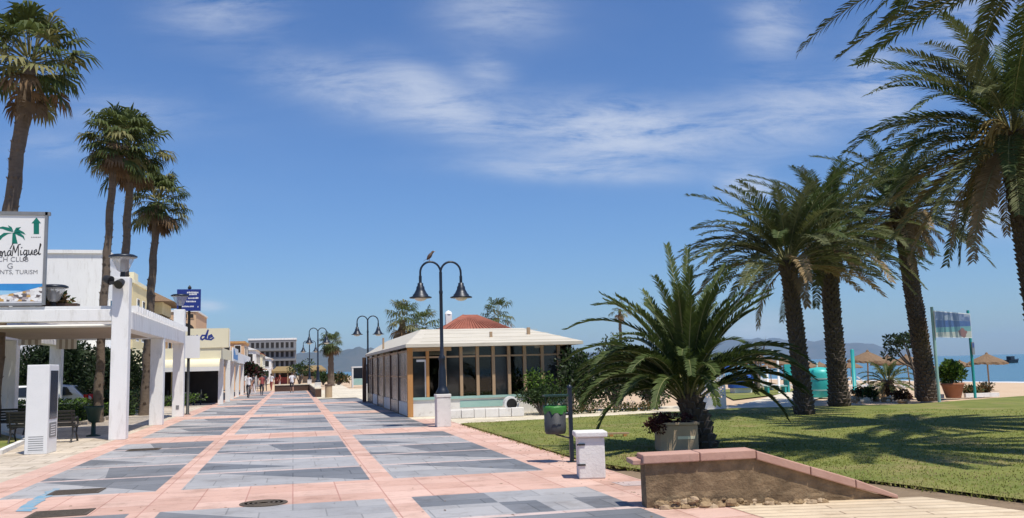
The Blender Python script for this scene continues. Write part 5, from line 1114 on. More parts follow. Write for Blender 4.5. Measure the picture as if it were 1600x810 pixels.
shrub('planter_greenery', 'row of pale green plants along the restaurant terrace edge', 'plant', (-6.1, 52.6, 0), (1.55, 0.35, 0.42), 1100, 0.13, 110, ('lf_grey', 'lf_mid', 'lf_bright'), 10)
# arcade beyond
root = thing('arcade_shops', 'white arcade of shops with blue sign and square pillars receding along the promenade', 'building', (-4.1, 63.2, 0))
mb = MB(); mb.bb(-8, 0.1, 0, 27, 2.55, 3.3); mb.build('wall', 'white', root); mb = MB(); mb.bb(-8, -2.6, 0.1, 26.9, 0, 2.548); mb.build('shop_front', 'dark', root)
for k, yy in enumerate((2.6, 8.6, 15.4, 23.4)): mb = MB(); mb.bb(-0.18, 0.08, yy, yy+0.26, 0, 2.548); mb.build('pillar', 'white', root)
mb = MB(); mb.bb(0.12, 0.2, -0.4, 5.5, 2.6, 3.5); sgn = mb.build('shop_sign', 'metalwhite', root); mb = MB(); mb.poly([(0.204, 0.0, 2.75), (0.204, 4.9, 2.7), (0.204, 4.9, 3.1), (0.204, 2.4, 3.05), (0.204, 1.0, 3.4), (0.204, 0, 3.42)]); mb.build('sign_face', 'bluemid', sgn)
mb = MB(); mb.poly([(-2.2, -0.005, 2.7), (0.08, -0.005, 2.7), (0.08, -0.005, 3.25), (-2.2, -0.005, 3.25)]); mb.build('end_sign', 'bluemid', root)
a = AT(357, 535, 108); b_ = AT(381, 570, 108)
r_, w = block('orange_house', 'tan orange flat roofed house above the arcade', 'house', a.x-2, b_.x, 108, 118, a.z-0.1, 'peach', 0.25, 'ochre')
windows(r_, 'y', 0, -0.6, w-0.1, 2.6, 5.3, 2, 2, 0.6, 0.8, shutter='dark'); windows(r_, 'x', w, 0.5, 9.5, 1.2, 5.4, 3, 2, 1.4, 1.2, shutter='dark')
HG = 'white houses lining the far left of the promenade'
for k, (pxa, pxb, Y, top, lab) in enumerate(((378, 400, 124, 541, 'white gabled house next to the orange house'), (394, 410, 142, 548, 'white house with terracotta band, second in the far row'), (408, 424, 165, 556, 'pale house at the far end of the row'))):
    a = AT(pxa, top, Y); b_ = AT(pxb, top, Y)
    r_, w = block('row_house', lab, 'house', a.x-3, b_.x, Y, Y+14, a.z-0.5, 'white' if k != 1 else 'creamlight', 0, group=HG)
    mb = MB(); h0 = a.z-0.5; mb.add([(-w-0.2, -0.2, h0), (w+0.2, -0.2, h0), (w+0.2, 14.2, h0), (-w-0.2, 14.2, h0), (0, -0.2, h0+0.9), (0, 14.2, h0+0.9)], [(0, 1, 4), (1, 2, 5, 4), (2, 3, 5), (3, 0, 4, 5), (3, 2, 1, 0)]); mb.build('roof', 'white' if k != 1 else 'tile', r_)
    windows(r_, 'y', 0, -w+1.2, w-0.2, 0.8, h0, 3, 2, 0.7, 1.0, shutter='dark'); windows(r_, 'x', w, 0.5, 13.5, 0.6, h0, 5, 2, 1.1, 1.2, shutter='dark')
    mb = MB(); mb.bb(w+0.002, w+1.1, 0.5, 13, 2.3, 2.42); mb.build('balcony', 'white' if k % 2 else 'ochre', r_)
a = AT(388, 532, 260); b_ = AT(463, 532, 260)
r_, w = block('grey_apartment_block', 'long grey apartment block with flat roof closing the promenade view', 'building', a.x, b_.x, 260, 276, a.z, 'greywall', 0.5, 'white')
for j in range(3): mb = MB(); mb.bb(-w, w, -0.9, -0.002, 2.4+j*2.8, 3.0+j*2.8); mb.build('balcony', 'grey', r_)
windows(r_, 'y', 0, -w+0.5, w-0.5, 3.1, 10.9, 9, 3, 0.8, 1.5, frame='greywall', shutter='dark')
# ------------------------------------------------------------------ right: beach billboard, beach furniture, planting
pa, pb = G(1468, 630), G(1524, 622)
vx = (pb-pa); vx.z = 0; Lb = vx.length; rzb = math.atan2(vx.y, vx.x)
root = thing('beach_billboard', 'beach billboard with printed sea view on two teal poles beside the leaning palm', 'billboard', (pa.x, pa.y, 0), rzb)
for x, t_ in ((0, 'tealpale'), (Lb, 'teal')):
    mb = MB(); mb.tube([(x, 0, 0), (x, 0, 3.5)], 0.055, 10); mb.build('pole', t_, root)
mb = MB(); mb.bb(-0.05, Lb-0.06, -0.09, -0.06, 2.38, 3.36); pn = mb.build('panel', 'metalwhite', root)
def band(z0a, z0b, z1a, z1b, m, nm, k=0, x0=0.0, x1=None):
    x1 = Lb-0.1 if x1 is None else x1; y = -0.0915-0.001*k
    mb = MB(); mb.poly([(x0-0.02, y, z0a), (x1, y, z0b), (x1, y, z1b), (x0-0.02, y, z1a)]); mb.build(nm, m, pn)
band(3.02, 3.05, 3.33, 3.33, 'cloudprint', 'printed_sky', 0); band(2.74, 2.86, 3.018, 3.048, 'sea1', 'printed_deep_sea', 0); band(2.56, 2.66, 2.738, 2.858, 'sea2', 'printed_shallow_sea', 0); band(2.41, 2.41, 2.558, 2.658, 'sea3', 'printed_beach', 0)
mb = MB(); y = -0.094; c = (Lb*0.72, 2.58); mb.poly([(c[0]+0.55*math.cos(2*PI*k/14)*(1+0.2*math.sin(k*2.3)), y, c[1]+0.17*math.sin(2*PI*k/14)*(1+0.2*math.cos(k*1.7))) for k in range(14)]); mb.build('printed_roofs', 'printred', pn)
mb = MB(); mb.bb(Lb-0.16, Lb+0.16, -0.09, -0.06, 1.72, 2.22); pl = mb.build('notice_plate', 'grey', root); mb = MB(); mb.bb(Lb-0.12, Lb+0.12, -0.093, -0.0905, 2.0, 2.18); mb.build('notice_pictogram', 'signblue', pl)
# terracotta pot shrub, cycad, branching tree, low plants, stones
q = G(1490, 622)
root = shrub('potted_shrub', 'bright green feathery shrub in a terracotta pot between the billboard poles', 'potted plant', (q.x, q.y, 0), (0.72, 0.7, 0.62), 2600, 0.13, 120, ('lf_bright', 'lf_bright', 'lf_mid'), 9, trunk=0.35)
mb = MB(); mb.lathe([(0.28, 0), (0.42, 0.5), (0.45, 0.52), (0.45, 0.6), (0.38, 0.6), (0.3, 0.3)], n=16); mb.build('pot', 'terracotta', root)
q = G(1388, 619); phoenix('small_palm', 'small dark palm with two short stumps among the stones on the beach edge', (q.x, q.y, 0), 0.7, (0, 0), 1.3, 34, 121, 0.26, cat='palm tree', dead=6, leaf=0.26, emin=-0.5, nl=22, mats=('fry1', 'fr1', 'fr2', 'frdry', 'rachis', 'flower'))
q = G(1432, 622); root = thing('branching_tree', 'thin bare-branched tree with leaf tufts left of the leaning palm', 'tree', (q.x, q.y, 0)); mb = MB(); cb = MB(); rs = random.Random(122)
mb.tube([(0, 0, 0), (0.03, 0, 0.7), (-0.02, 0, 1.25)], [0.08, 0.07, 0.06], 7)
for (dx_, dy_, dz_) in ((-0.9, 0.1, 2.1), (-0.55, -0.2, 2.35), (-0.2, 0.2, 2.2), (0.15, 0, 2.5), (0.45, 0.2, 2.15), (-1.15, -0.1, 1.75), (0.0, 0.4, 2.45), (-0.75, 0.3, 2.4)):
    mb.tube([(-0.02, 0, 1.2+rs.uniform(-0.15, 0.05)), (dx_*0.5, dy_*0.5, 1.2+(dz_-1.2)*0.42), (dx_, dy_, dz_)], [0.05, 0.035, 0.02], 6); leaves(cb, (dx_, dy_, dz_+0.05), (0.34, 0.3, 0.17), 130, 0.15, rs, mats=2, shell=0.1)
mb.build('trunk', 'branch', root); cb.build('crown', ['lf_grey', 'lf_mid'], root)
q = G(1170, 610); root = thing('yucca', 'spiky grey-green yucca beside the lattice panel', 'plant', (q.x-1.2, q.y-3.2, 0)); mb = MB(); cb = MB()
for (dx_, dy_, dz_) in ((-0.5, 0, 2.2), (0.1, 0.1, 2.5), (0.65, 0, 2.65), (-0.1, -0.2, 1.8), (0.35, 0.1, 2.15)):
    mb.tube([(0, 0, 0), (dx_*0.4, dy_, dz_*0.5), (dx_*0.9, dy_, dz_-0.1)], [0.09, 0.06, 0.04], 6)
    for k in range(34):
        a = rs.uniform(0, 6.28); e = rs.uniform(-0.5, 1.5); d = Vector((math.cos(a)*math.cos(e), math.sin(a)*math.cos(e), math.sin(e))); s_ = d.orthogonal().normalized()*0.022; p = Vector((dx_*0.9, dy_, dz_-0.1)); l = rs.uniform(0.4, 0.62); cb.add([p-s_, p+s_, p+d*l], [(0, 1, 2)], rs.randrange(2))
mb.build('trunk', 'branch', root); cb.build('leaves', ['lf_grey', 'fr3'], root)
for k, (px, py, r_, lab, ms) in enumerate(((1345, 624, 0.5, 'low bronze plant among the stones right of the second palm', ('lf_bronze', 'lf_dark')), (1410, 626, 0.5, 'low reddish plant beside the branching tree', ('lf_bronze', 'lf_red')), (1365, 626, 0.4, 'small green plant between the stones left of the small dark palm', ('lf_mid', 'lf_dark')), (1515, 620, 0.6, 'sprawling plant behind the right billboard pole', ('lf_mid', 'lf_bronze')), (1540, 619, 0.45, 'dry looking low plant at the sand, right of the billboard', ('lf_bronze', 'lf_grey')))):
    q = G(px, py); shrub('low_plant', lab, 'plant', (q.x, q.y, -0.02), (r_, r_*0.7, 0.28), 420, 0.13, 130+k, ms, 6, stem=False, group='low plants along the beach edge')
mb = MB(); rs = random.Random(140)
for k in range(46): q = G(rs.uniform(1325, 1425), rs.uniform(618, 629)); pebble(mb, (q.x, q.y, 0.02), rs.uniform(0.06, 0.17), rs, rs.randrange(2))
struct(tag(mb.build('stones', ['rubble', 'cream_path']), 'scattered pale stones edging the lawn before the beach', 'stones'), 'stuff')
mb = MB()
for a, b in (((1440, 622.5), (1475, 622)), ((1508, 621), (1560, 619.5))): mb.bar(tuple(G(*a)[:2])+(0.07,), tuple(G(*b)[:2])+(0.07,), 0.16, 0.16)
struct(mb.build('beach_kerb', 'white'))

def ground_at(x, y): return tz(x, y)
PGp = 'straw parasols on the beach'
def parasol(px, pyt, wpx, label, r=1.25, first=[None]):
    d = FOC*2*r/wpx; lat = (px-800)/FOC*d; X = lat*ca + d*sa; Y = d*ca - lat*sa; z0 = tz(X, Y)
    if first[0] is None:
        t = thing('straw_parasol', label, 'parasol', (X, Y, z0), 0, PGp)
        mb = MB(); n = 22; rs = random.Random(8); rings = [(0.04, 2.52), (0.16, 2.46), (0.55, 2.28), (0.95, 2.10), (1.25, 1.93), (1.27, 1.80)]
        vs = []
        for i, (rr, zz) in enumerate(rings):
            for j in range(n*2): a = PI*j/n; q = rr*(1+rs.uniform(-0.03, 0.03)); vs.append((q*math.cos(a), q*math.sin(a), zz+(rs.uniform(-0.05, 0.03) if i > 3 else rs.uniform(-0.012, 0.012))))
        m2 = n*2; mb.add(vs, [(i*m2+j, (i+1)*m2+j, (i+1)*m2+(j+1) % m2, i*m2+(j+1) % m2) for i in range(len(rings)-1) for j in range(m2)], 0)
        mb.lathe([(0.12, 2.44), (0.09, 2.56), (0.03, 2.62)], n=9); mb.build('straw_roof', 'thatch', t)
        mb = MB(); mb.tube([(0, 0, 0), (0, 0, 2.48)], 0.05, 8); mb.build('pole', 'woodpale', t); first[0] = t; return t
    c = dup(first[0], (X, Y, z0), None, label, rnd.uniform(0.92, 1.08)); c.rotation_euler = (rnd.uniform(-0.05, 0.05), rnd.uniform(-0.05, 0.05), rnd.uniform(0, 6)); return c
parasol(1532, 552, 57, 'straw parasol standing alone on the sand right of the billboard')
for k, (px, w) in enumerate(((1178, 52), (1215, 46), (1252, 44), (1345, 60), (1378, 50), (1410, 46), (1292, 38), (1196, 36), (1236, 33), (1272, 30), (1320, 34), (1432, 36), (1490, 34))):
    lab = ['leftmost near straw parasol above the blue cover', 'second straw parasol, over the white loungers', 'straw parasol just left of the shorter date palm trunk', 'near straw parasol right of the second date palm trunk', 'straw parasol over the small dark palm', 'straw parasol behind the branching tree', 'straw parasol seen between the two left date palm trunks', 'farther straw parasol in the left gap of the front row', 'farther straw parasol left of the tall white post', 'small distant straw parasol behind the shorter palm trunk', 'distant straw parasol left of the teal post', 'distant straw parasol partly behind the leaning palm', 'distant straw parasol behind the potted shrub'][k]
    parasol(px, 556, w, lab)
# loungers, posts, tanks and covers on the beach club
LG = 'white loungers on the beach club'
def lounger(px, py, rz, label, first=[None]):
    q = G(px, py, -0.05); z0 = tz(q.x, q.y)
    if first[0]: return dup(first[0], (q.x, q.y, z0), rz, label)
    t = thing('sun_lounger', label, 'sun lounger', (q.x, q.y, z0), rz, LG); first[0] = t
    mb = MB(); mb.bb(-0.3, 0.3, -0.9, 0.35, 0.30, 0.36); mb.build('bed', 'metalwhite', t)
    mb = MB(); mb.box((0, 0.62, 0.58), (0.6, 0.75, 0.05), 0, rot=Matrix.Rotation(R(42), 3, 'X')); mb.build('backrest', 'metalwhite', t)
    for sx in (-1, 1):
        for sy in (-0.75, 0.25): mb = MB(); mb.bb(sx*0.26-0.03, sx*0.26+0.03, sy-0.03, sy+0.03, 0, 0.3); mb.build('leg', 'metalwhite', t)
for (px, py, rz, lab) in ((1186, 611, 70, 'white lounger right of the blue cover'), (1200, 611.5, 80, 'second white lounger in the row left of the tall white post'), (1212, 611, 75, 'white lounger closest to the tall white post'), (1334, 613, 80, 'white lounger right of the second date palm trunk'), (1358, 614.5, 70, 'white lounger right of the teal post'), (1371, 614, 60, 'white lounger touching the small dark palm'), (1418, 612, 75, 'white lounger behind the branching tree')):
    lounger(px, py, R(rz), lab)
def post(name, label, px, pyb, pyt, m, r, arm=False):
    q = G(px, pyb); d = ray(px, pyt); h = EYE + d.z*math.hypot(q.x, q.y)/math.hypot(d.x, d.y); t = thing(name, label, 'post', (q.x, q.y, tz(q.x, q.y)))
    mb = MB(); mb.lathe([(r*2.2, 0), (r*2.2, 0.03), (r, 0.06), (r, h+0.05), (r*0.6, h+0.1)], n=10); mb.build('shaft', m, t)
    if arm: mb = MB(); mb.tube([(0, 0, h), (-0.25, 0, h+0.1), (-0.6, 0, h+0.05)], r*0.5, 6); mb.lathe([(0.10, 0), (0.03, 0.08)], c=(-0.6, 0, h-0.05), n=10); mb.build('shower_head', m, t)
post('beach_post', 'tall white post with small arm standing on the beach club', 1218, 614, 549, 'metalwhite', 0.06, True)
post('beach_post', 'shorter white post behind the white loungers', 1200, 606, 573, 'metalwhite', 0.07)
post('beach_post', 'thick teal post right of the second date palm trunk', 1336, 614, 547, 'teal', 0.09)
post('beach_post', 'thin teal post between the two left date palm trunks', 1279, 612, 568, 'tealpale', 0.05)
q = G(1283, 621); t = thing('teal_tank', 'big rounded turquoise tank between the two left date palm trunks', 'tank', (q.x, q.y, 0)); mb = MB(); mb.lathe([(0.55, 0), (0.60, 0.08), (0.60, 1.05), (0.55, 1.2), (0.35, 1.3), (0.1, 1.34)], n=20); mb.build('shell', 'turq', t) if 'turq' in M else mb.build('shell', 'teal', t)
mb = MB(); mb.lathe([(0.615, 0.3), (0.615, 0.36)], n=20); mb.lathe([(0.615, 0.8), (0.615, 0.86)], n=20); mb.build('hoops', 'tealpale', t)
q = G(1230, 613); t = thing('teal_counter', 'teal beach counter with square board left of the shorter palm trunk', 'counter', (q.x, q.y, -0.08)); mb = MB(); mb.bb(-0.1, 0.75, -0.04, 0.04, 0.85, 1.55); mb.build('board', 'teal', t); mb = MB(); mb.bb(-0.15, 0.9, -0.3, 0.3, 0.72, 0.78); mb.build('top', 'tealpale', t)
for x in (0.0, 0.7): mb = MB(); mb.bb(x-0.05, x+0.05, -0.2, 0.2, 0, 0.72); mb.build('leg', 'teal', t)
q = G(1212, 614); t = thing('teal_bench', 'low teal bench at the foot of the tall white post', 'bench', (q.x, q.y, -0.08)); mb = MB(); mb.bb(-0.6, 0.6, -0.2, 0.2, 0.4, 0.46); mb.build('seat', 'tealpale', t)
for x in (-0.5, 0.5): mb = MB(); mb.bb(x-0.05, x+0.05, -0.18, 0.18, 0, 0.4); mb.build('leg', 'teal', t)
q = G(1158, 614); t = thing('covered_stall', 'stall under royal blue canvas cover with tilted sheet right of the lattice', 'stall', (q.x, q.y, -0.08)); mb = MB(); mb.lathe([(0.72, 0.35), (0.74, 0.9), (0.66, 1.05), (0.2, 1.12), (0.01, 1.13)], n=14, sx=1, sy=0.7); mb.build('cover', 'blue', t)
mb = MB(); mb.add([(-1.0, 0.3, 1.15), (0.2, 0.3, 1.95), (0.2, 1.5, 1.95), (-1.0, 1.5, 1.15), (-1.0, 0.3, 1.11), (0.2, 0.3, 1.91), (0.2, 1.5, 1.91), (-1.0, 1.5, 1.11)], [(0, 1, 2, 3), (7, 6, 5, 4), (0, 4, 5, 1), (1, 5, 6, 2), (2, 6, 7, 3), (3, 7, 4, 0)]); mb.build('tilted_sheet', 'blue', t)
for x in (-0.95, 0.15): mb = MB(); mb.bb(x-0.03, x+0.03, 0.6, 0.66, 0, 1.13 if x < 0 else 1.85); mb.build('support_pole', 'woodpale', t)
mb = MB(); mb.bb(-0.5, 0.5, -0.3, 0.3, 0, 0.36); mb.build('base', 'metalwhite', t)
# boat near the horizon at the right edge
t = thing('boat', 'small dark boat on the sea at the right frame edge', 'boat', (math.sin(R(42.6))*420, math.cos(R(42.6))*420, -1.95), R(20)); mb = MB()
mb.add([(-4, -1, 0), (3, -1, 0), (5, 0, 0.3), (3, 1, 0), (-4, 1, 0), (-4.2, -1.3, 1.3), (3.2, -1.3, 1.4), (6, 0, 1.8), (3.2, 1.3, 1.4), (-4.2, 1.3, 1.3)], [(4, 3, 2, 1, 0), (5, 6, 7, 8, 9), (0, 1, 6, 5), (1, 2, 7, 6), (2, 3, 8, 7), (3, 4, 9, 8), (4, 0, 5, 9)]); mb.build('hull', 'navy', t)
mb = MB(); mb.bb(-2, 1, -0.9, 0.9, 1.36, 2.8); mb.build('cabin', 'navy', t)

# ------------------------------------------------------------------ far end of the promenade
root = thing('planter_wall', 'low brown planter wall with pale coping closing the promenade end', 'wall', (0, 88, 0))
mb = MB(); mb.bb(-1.7, 1.5, 0, 0.4, 0, 0.55); mb.bb(1.5, 1.9, -24, 0.4, 0, 0.55); mb.build('wall_body', 'wooddark', root); mb = MB(); mb.bb(-1.75, 1.95, -0.05, 0.45, 0.552, 0.63); mb.bb(1.45, 1.95, -24, -0.052, 0.552, 0.63); mb.build('coping', 'cream_path', root)
root = thing('round_plinth', 'stone cylinder bollard beside the distant lamp plinth', 'bollard', (G(508, 624).x+0.35, 62, 0)); mb = MB(); mb.lathe([(0.24, 0), (0.24, 0.78)], n=16); mb.build('drum', 'tan', root); mb = MB(); mb.lathe([(0.27, 0.782), (0.27, 0.88), (0.1, 0.9)], n=16); mb.build('cap', 'wooddark', root)
BG = 'thatched beach bars at the promenade end'
for k, (pxa, pxb, Y, zt_, lab) in enumerate(((424, 462, 150, 2.1, 'yellow thatched beach bar left of the distant lamps'), (468, 510, 158, 2.2, 'thatched beach bar behind the distant lamps and palm'))):
    a = AT(pxa, 580, Y); b = AT(pxb, 580, Y); w = (b.x-a.x)/2
    root = thing('beach_bar', lab, 'beach bar', ((a.x+b.x)/2, Y, -0.05), 0, BG)
    mb = MB(); mb.add([(-w, 0, zt_), (w, 0, zt_), (w, 6, zt_), (-w, 6, zt_), (-w+0.8, 2.5, zt_+0.75), (w-0.8, 2.5, zt_+0.75), (w-0.8, 3.5, zt_+0.75), (-w+0.8, 3.5, zt_+0.75), (-w, 0, zt_-0.3), (w, 0, zt_-0.3), (w, 6, zt_-0.3), (-w, 6, zt_-0.3)], [(0, 1, 5, 4), (1, 2, 6, 5), (2, 3, 7, 6), (3, 0, 4, 7), (4, 5, 6, 7), (8, 9, 1, 0), (9, 10, 2, 1), (10, 11, 3, 2), (11, 8, 0, 3)]); mb.build('thatched_roof', 'thatchy', root)
    mb = MB(); mb.bb(-w+0.6, w-0.6, 2.5, 5.5, 0, zt_-0.1); mb.build('wall', 'wooddark', root)
    for x in (-w+0.3, -w*0.3, w*0.35, w-0.3): mb = MB(); mb.bb(x-0.08, x+0.08, 0.2, 0.36, 0, zt_-0.1); mb.build('post', 'woodpale', root)
    mb = MB(); mb.bb(-w+0.5, w-0.5, 1.2, 1.6, 0, 1.1); mb.build('counter', 'tan' if k else 'cloth_r', root)
SG = 'dark trees and bushes beyond the promenade end'
for k, (px, Y, r, h, tr, ms, lab) in enumerate(((391, 80, 0.75, 1.0, 1.5, ('lf_red', 'lf_dark'), 'slim street tree with reddish crown beside the arcade'), (400, 96, 0.7, 0.9, 1.3, ('lf_dark', 'lf_red'), 'dark street tree beyond the reddish one'), (468, 140, 2.4, 2.0, 1.2, ('lf_mid', 'lf_dark'), 'leafy tree between the two thatched bars'), (505, 126, 1.7, 1.5, 0.2, ('lf_dark', 'lf_mid'), 'dark bush left of the far fan palm'), (528, 118, 1.9, 1.3, 0.1, ('lf_dark', 'lf_mid', 'lf_bronze'), 'dark bush right of the far fan palm'), (410, 112, 0.7, 0.8, 1.0, ('lf_mid', 'lf_dark'), 'small green tree in front of the far white houses'))):
    p = AT(px, 590, Y); shrub('far_tree', lab, 'tree', (p.x, Y, -0.05), (r, r*0.8, h*0.7), 700, 0.34, 150+k, ms, 8, group=SG, trunk=max(tr, 0.05))
p = AT(560, 600, 100); root = thing('lifeguard_stand', 'white framed lifeguard stand on the sand left of the restaurant', 'lifeguard stand', (p.x, 100, -0.05)); 
for sx in (-0.6, 0.6):
    for sy in (0, 1.2): mb = MB(); mb.bb(sx-0.06, sx+0.06, sy-0.06, sy+0.06, 0, 2.15); mb.build('post', 'metalwhite', root)
mb = MB(); mb.bb(-0.7, 0.7, -0.1, 1.3, 2.152, 2.26); mb.build('roof', 'metalwhite', root); mb = MB(); mb.bb(-0.53, 0.53, -0.03, 1.2, 0.25, 0.95); mb.build('cabinet', 'tealpale', root); mb = MB(); mb.bb(-0.5, 0.5, 0.9, 1.0, 0.96, 2.1); mb.build('dark_panel', 'navy', root)
# white cafe parasols and signs along the far left edge
CG = 'white cafe parasols along the far left edge'
for k, (px, Y, r, lab) in enumerate(((404, 98, 0.9, 'open white cafe parasol by the far left edge'), (393, 84, 0.0, 'folded white parasol beside the arcade'))):
    p = AT(px, 600, Y); t = thing('cafe_parasol', lab, 'parasol', (p.x-0.6, Y, 0), 0, CG); mb = MB(); mb.tube([(0, 0, 0), (0, 0, 2.4)], 0.03, 6); mb.build('pole', 'iron', t); mb = MB()
    mb.lathe([(1.2, 1.95), (1.2, 2.1), (0.05, 2.55)] if r else [(0.10, 1.1), (0.16, 1.4), (0.10, 2.2), (0.02, 2.5)], n=8, smooth=False); mb.build('canopy', 'valw', t)
# people, each one continuous skinned body
def person(label, px, py, rz, shirt, legs, stride=0.22, h=1.7, arms=0.25, hairm='hair', shorts=False):
    q = G(px, py); t = thing('person', label, 'person', (q.x, q.y, 0), rz, None); k = h/1.7
    J = {'p': (0, 0, 0.92), 'w': (0, 0, 1.1), 'c': (0, 0.0, 1.30), 'n': (0, 0.01, 1.46), 'hd': (0, 0.03, 1.56), 'tp': (0, 0.02, 1.67),
         'sl': (-0.17, 0, 1.40), 'sr': (0.17, 0, 1.40), 'el': (-0.23, -arms*0.5, 1.13), 'er': (0.23, arms*0.5, 1.13), 'hl': (-0.22, -arms*0.4+0.12, 0.90), 'hr': (0.22, arms*0.6+0.12, 0.90), 'fl': (-0.22, -arms*0.4+0.16, 0.80), 'fr': (0.22, arms*0.6+0.16, 0.80),
         'tl': (-0.10, 0, 0.86), 'tr': (0.10, 0, 0.86), 'kl': (-0.10, stride*0.7, 0.49), 'kr': (0.10, -stride*0.2, 0.48), 'al': (-0.10, stride, 0.09), 'ar': (0.10, -stride, 0.10), 'ol': (-0.10, stride+0.15, 0.035), 'orr': (0.10, -stride+0.14, 0.04)}
    rad = {'p': 0.135, 'w': 0.125, 'c': 0.145, 'n': 0.055, 'hd': 0.09, 'tp': 0.075, 'sl': 0.06, 'sr': 0.06, 'el': 0.042, 'er': 0.042, 'hl': 0.032, 'hr': 0.032, 'fl': 0.03, 'fr': 0.03, 'tl': 0.09, 'tr': 0.09, 'kl': 0.06, 'kr': 0.06, 'al': 0.042, 'ar': 0.042, 'ol': 0.035, 'orr': 0.035}
    E_ = [('p', 'w'), ('w', 'c'), ('c', 'n'), ('n', 'hd'), ('hd', 'tp'), ('c', 'sl'), ('sl', 'el'), ('el', 'hl'), ('hl', 'fl'), ('c', 'sr'), ('sr', 'er'), ('er', 'hr'), ('hr', 'fr'), ('p', 'tl'), ('tl', 'kl'), ('kl', 'al'), ('al', 'ol'), ('p', 'tr'), ('tr', 'kr'), ('kr', 'ar'), ('ar', 'orr')]
    ks = list(J); me = bpy.data.meshes.new('body'); me.from_pydata([tuple(c*k for c in J[n]) for n in ks], [(ks.index(a), ks.index(b)) for a, b in E_], [])
    ob = bpy.data.objects.new('body', me); COL.objects.link(ob); ob.modifiers.new('skin', 'SKIN'); sv = me.skin_vertices[0].data if me.skin_vertices else None
    if sv is None:
        bm2 = bmesh.new(); bm2.from_mesh(me); ly = bm2.verts.layers.skin.verify(); bm2.to_mesh(me); bm2.free(); sv = me.skin_vertices[0].data
    for i, n in enumerate(ks): sv[i].radius = (rad[n]*k, rad[n]*k*(0.8 if n in ('p', 'w', 'c') else 1)); sv[i].use_root = (n == 'p')
    ss = ob.modifiers.new('sub', 'SUBSURF'); ss.levels = 1; ss.render_levels = 1
    bpy.context.view_layer.update(); dg = bpy.context.evaluated_depsgraph_get(); m2 = bpy.data.meshes.new_from_object(ob.evaluated_get(dg)); bpy.data.objects.remove(ob)
    for m_ in (shirt, legs, 'skin'): m2.materials.append(M[m_])
    for p in m2.polygons:
        z = p.center.z/k; x = abs(p.center.x)/k
        p.material_index = 2 if z > 1.45 or (x > 0.15 and z < 1.22) or (shorts and z < 0.5) else (0 if z > 0.9 else 1); p.use_smooth = True
        if z < 0.07: p.material_index = 1
    bo = bpy.data.objects.new('body', m2); COL.objects.link(bo); bo.parent = t
    mb = MB(); mb.lathe([(0.095*k, 1.56*k), (0.108*k, 1.62*k), (0.085*k, 1.70*k), (0.02, 1.735*k)], c=(0, 0.01, 0), n=12); mb.build('hair', hairm, t); return t
person('person in white shirt and dark shorts walking away down the promenade centre', 456, 614, 0, 'cloth_w', 'cloth_d', 0.2, 1.74, shorts=True)
person('person in white top at the far left edge under the arcade trees', 424, 611, 2.6, 'cloth_w', 'cloth_r', 0.15, 1.68)
person('person in dark top standing beside the folded parasol', 396, 617, 1.2, 'cloth_d', 'cloth_w', 0.12, 1.70)
person('person in red top walking toward the camera near the arcade end', 409, 618, 3.0, 'cloth_r', 'cloth_d', 0.22, 1.66)

# ragged tufts along the lawn's near edge, and scuffed bases
mb = MB(); rs = random.Random(201)
for (a, b) in (((5.05, 15.2), (5.02, 27.0)), ((5.4, 13.6), (6.3, 12.2)), ((6.3, 12.2), (7.7, 11.1)), ((7.7, 11.1), (8.25, 8.7)), ((5.02, 15.2), (5.4, 13.6))):
    L_ = math.hypot(b[0]-a[0], b[1]-a[1])
    for k in range(int(L_*70)):
        t = rs.random(); x = a[0]+(b[0]-a[0])*t+rs.gauss(0, 0.07); y = a[1]+(b[1]-a[1])*t+rs.gauss(0, 0.07); an = rs.uniform(0, 6.28); h = rs.uniform(0.02, 0.07)
        mb.add([(x-0.012*math.cos(an), y-0.012*math.sin(an), 0.0), (x+0.012*math.cos(an), y+0.012*math.sin(an), 0.0), (x+rs.uniform(-0.05, 0.05), y+rs.uniform(-0.05, 0.05), h)], [(0, 1, 2)], rs.choice([0, 1]))
struct(mb.build('edge_grass', ['grassb', 'grassd']), 'stuff')

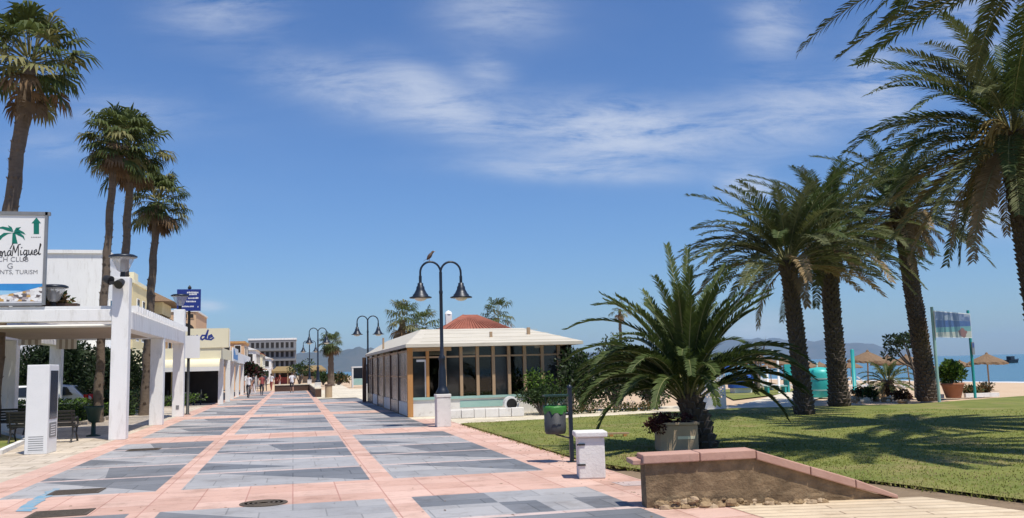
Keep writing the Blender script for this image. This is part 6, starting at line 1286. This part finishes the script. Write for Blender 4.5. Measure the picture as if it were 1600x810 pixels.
mb = MB(); pts = [(coast(y), y) for y in (-100, 0, 60, 100, 140, 180, 220, 260, 300, 360, 420, 500, 600)]
rs = random.Random(210); L_ = []
for (x0, y0), (x1, y1) in zip(pts, pts[1:]):
    for k in range(8): t = k/8; L_.append((x0+(x1-x0)*t, y0+(y1-y0)*t, rs.uniform(1.0, 3.2)))
for a, b in zip(L_, L_[1:]): mb.quad((a[0]-5.5-a[2]*0.3, a[1], -1.82), (a[0]-4.5+a[2], a[1], -1.87), (b[0]-4.5+b[2], b[1], -1.87), (b[0]-5.5-b[2]*0.3, b[1], -1.82))
struct(mb.build('surf', 'signwhite'))
person('person in white shirt by the arcade pillars, nearest of the far walkers', 388, 622, 2.9, 'cloth_w', 'cloth_d', 0.2, 1.72)
person('person in dark shirt walking between the reddish street tree and the far houses', 414, 612, 0.2, 'cloth_d', 'cloth_d', 0.18, 1.75)
person('person in red shirt standing before the left thatched bar', 437, 607, 1.6, 'cloth_r', 'cloth_w', 0.1, 1.7)
AG = 'canvas awnings over the far shops'
for k, (x, y, w, m_, lab) in enumerate(((-4.0, 92.5, 2.2, 'valw', 'white shop awning past the arcade end'), (-4.3, 101, 2.6, 'ochre', 'ochre shop awning before the orange house'), (-3.9, 112, 3.0, 'valw', 'white shop awning below the orange house'))):
    t = thing('shop_awning', lab, 'awning', (x, y, 0), 0, AG); mb = MB()
    mb.add([(-1.6, 0, 2.7), (0.5, 0, 2.25), (0.5, w*2, 2.25), (-1.6, w*2, 2.7), (0.5, 0, 2.0), (0.5, w*2, 2.0), (-1.6, 0, 2.66), (-1.6, w*2, 2.66)], [(0, 1, 2, 3), (1, 4, 5, 2), (0, 6, 4, 1), (3, 2, 5, 7)]); mb.build('canvas', m_, t)
    for yy in (0.1, w*2-0.1): mb = MB(); mb.bb(0.42, 0.48, yy-0.03, yy+0.03, 0, 2.2); mb.build('post', 'metalwhite', t)

mb = MB(); rs = random.Random(230)
for k in range(420):
    x = rs.choice([rs.uniform(-4.7, 4.9), rs.gauss(4.7, 0.25)]); y = rs.uniform(9.5, 34); an = rs.uniform(0, 6.28); l = rs.uniform(0.012, 0.05); w = l*rs.uniform(0.3, 0.8); c, q = math.cos(an), math.sin(an)
    if x > 4.0 and y > 31: continue
    mb.add([(x, y, 0.004), (x+c*l-q*w*0.5, y+q*l+c*w*0.5, 0.010), (x+c*l*1.5, y+q*l*1.5, 0.006), (x+c*l+q*w*0.5, y+q*l-c*w*0.5, 0.005)], [(0, 3, 2, 1)], rs.randrange(3))
struct(mb.build('fallen_leaves', ['frdry', 'fandry', 'soil']), 'stuff')
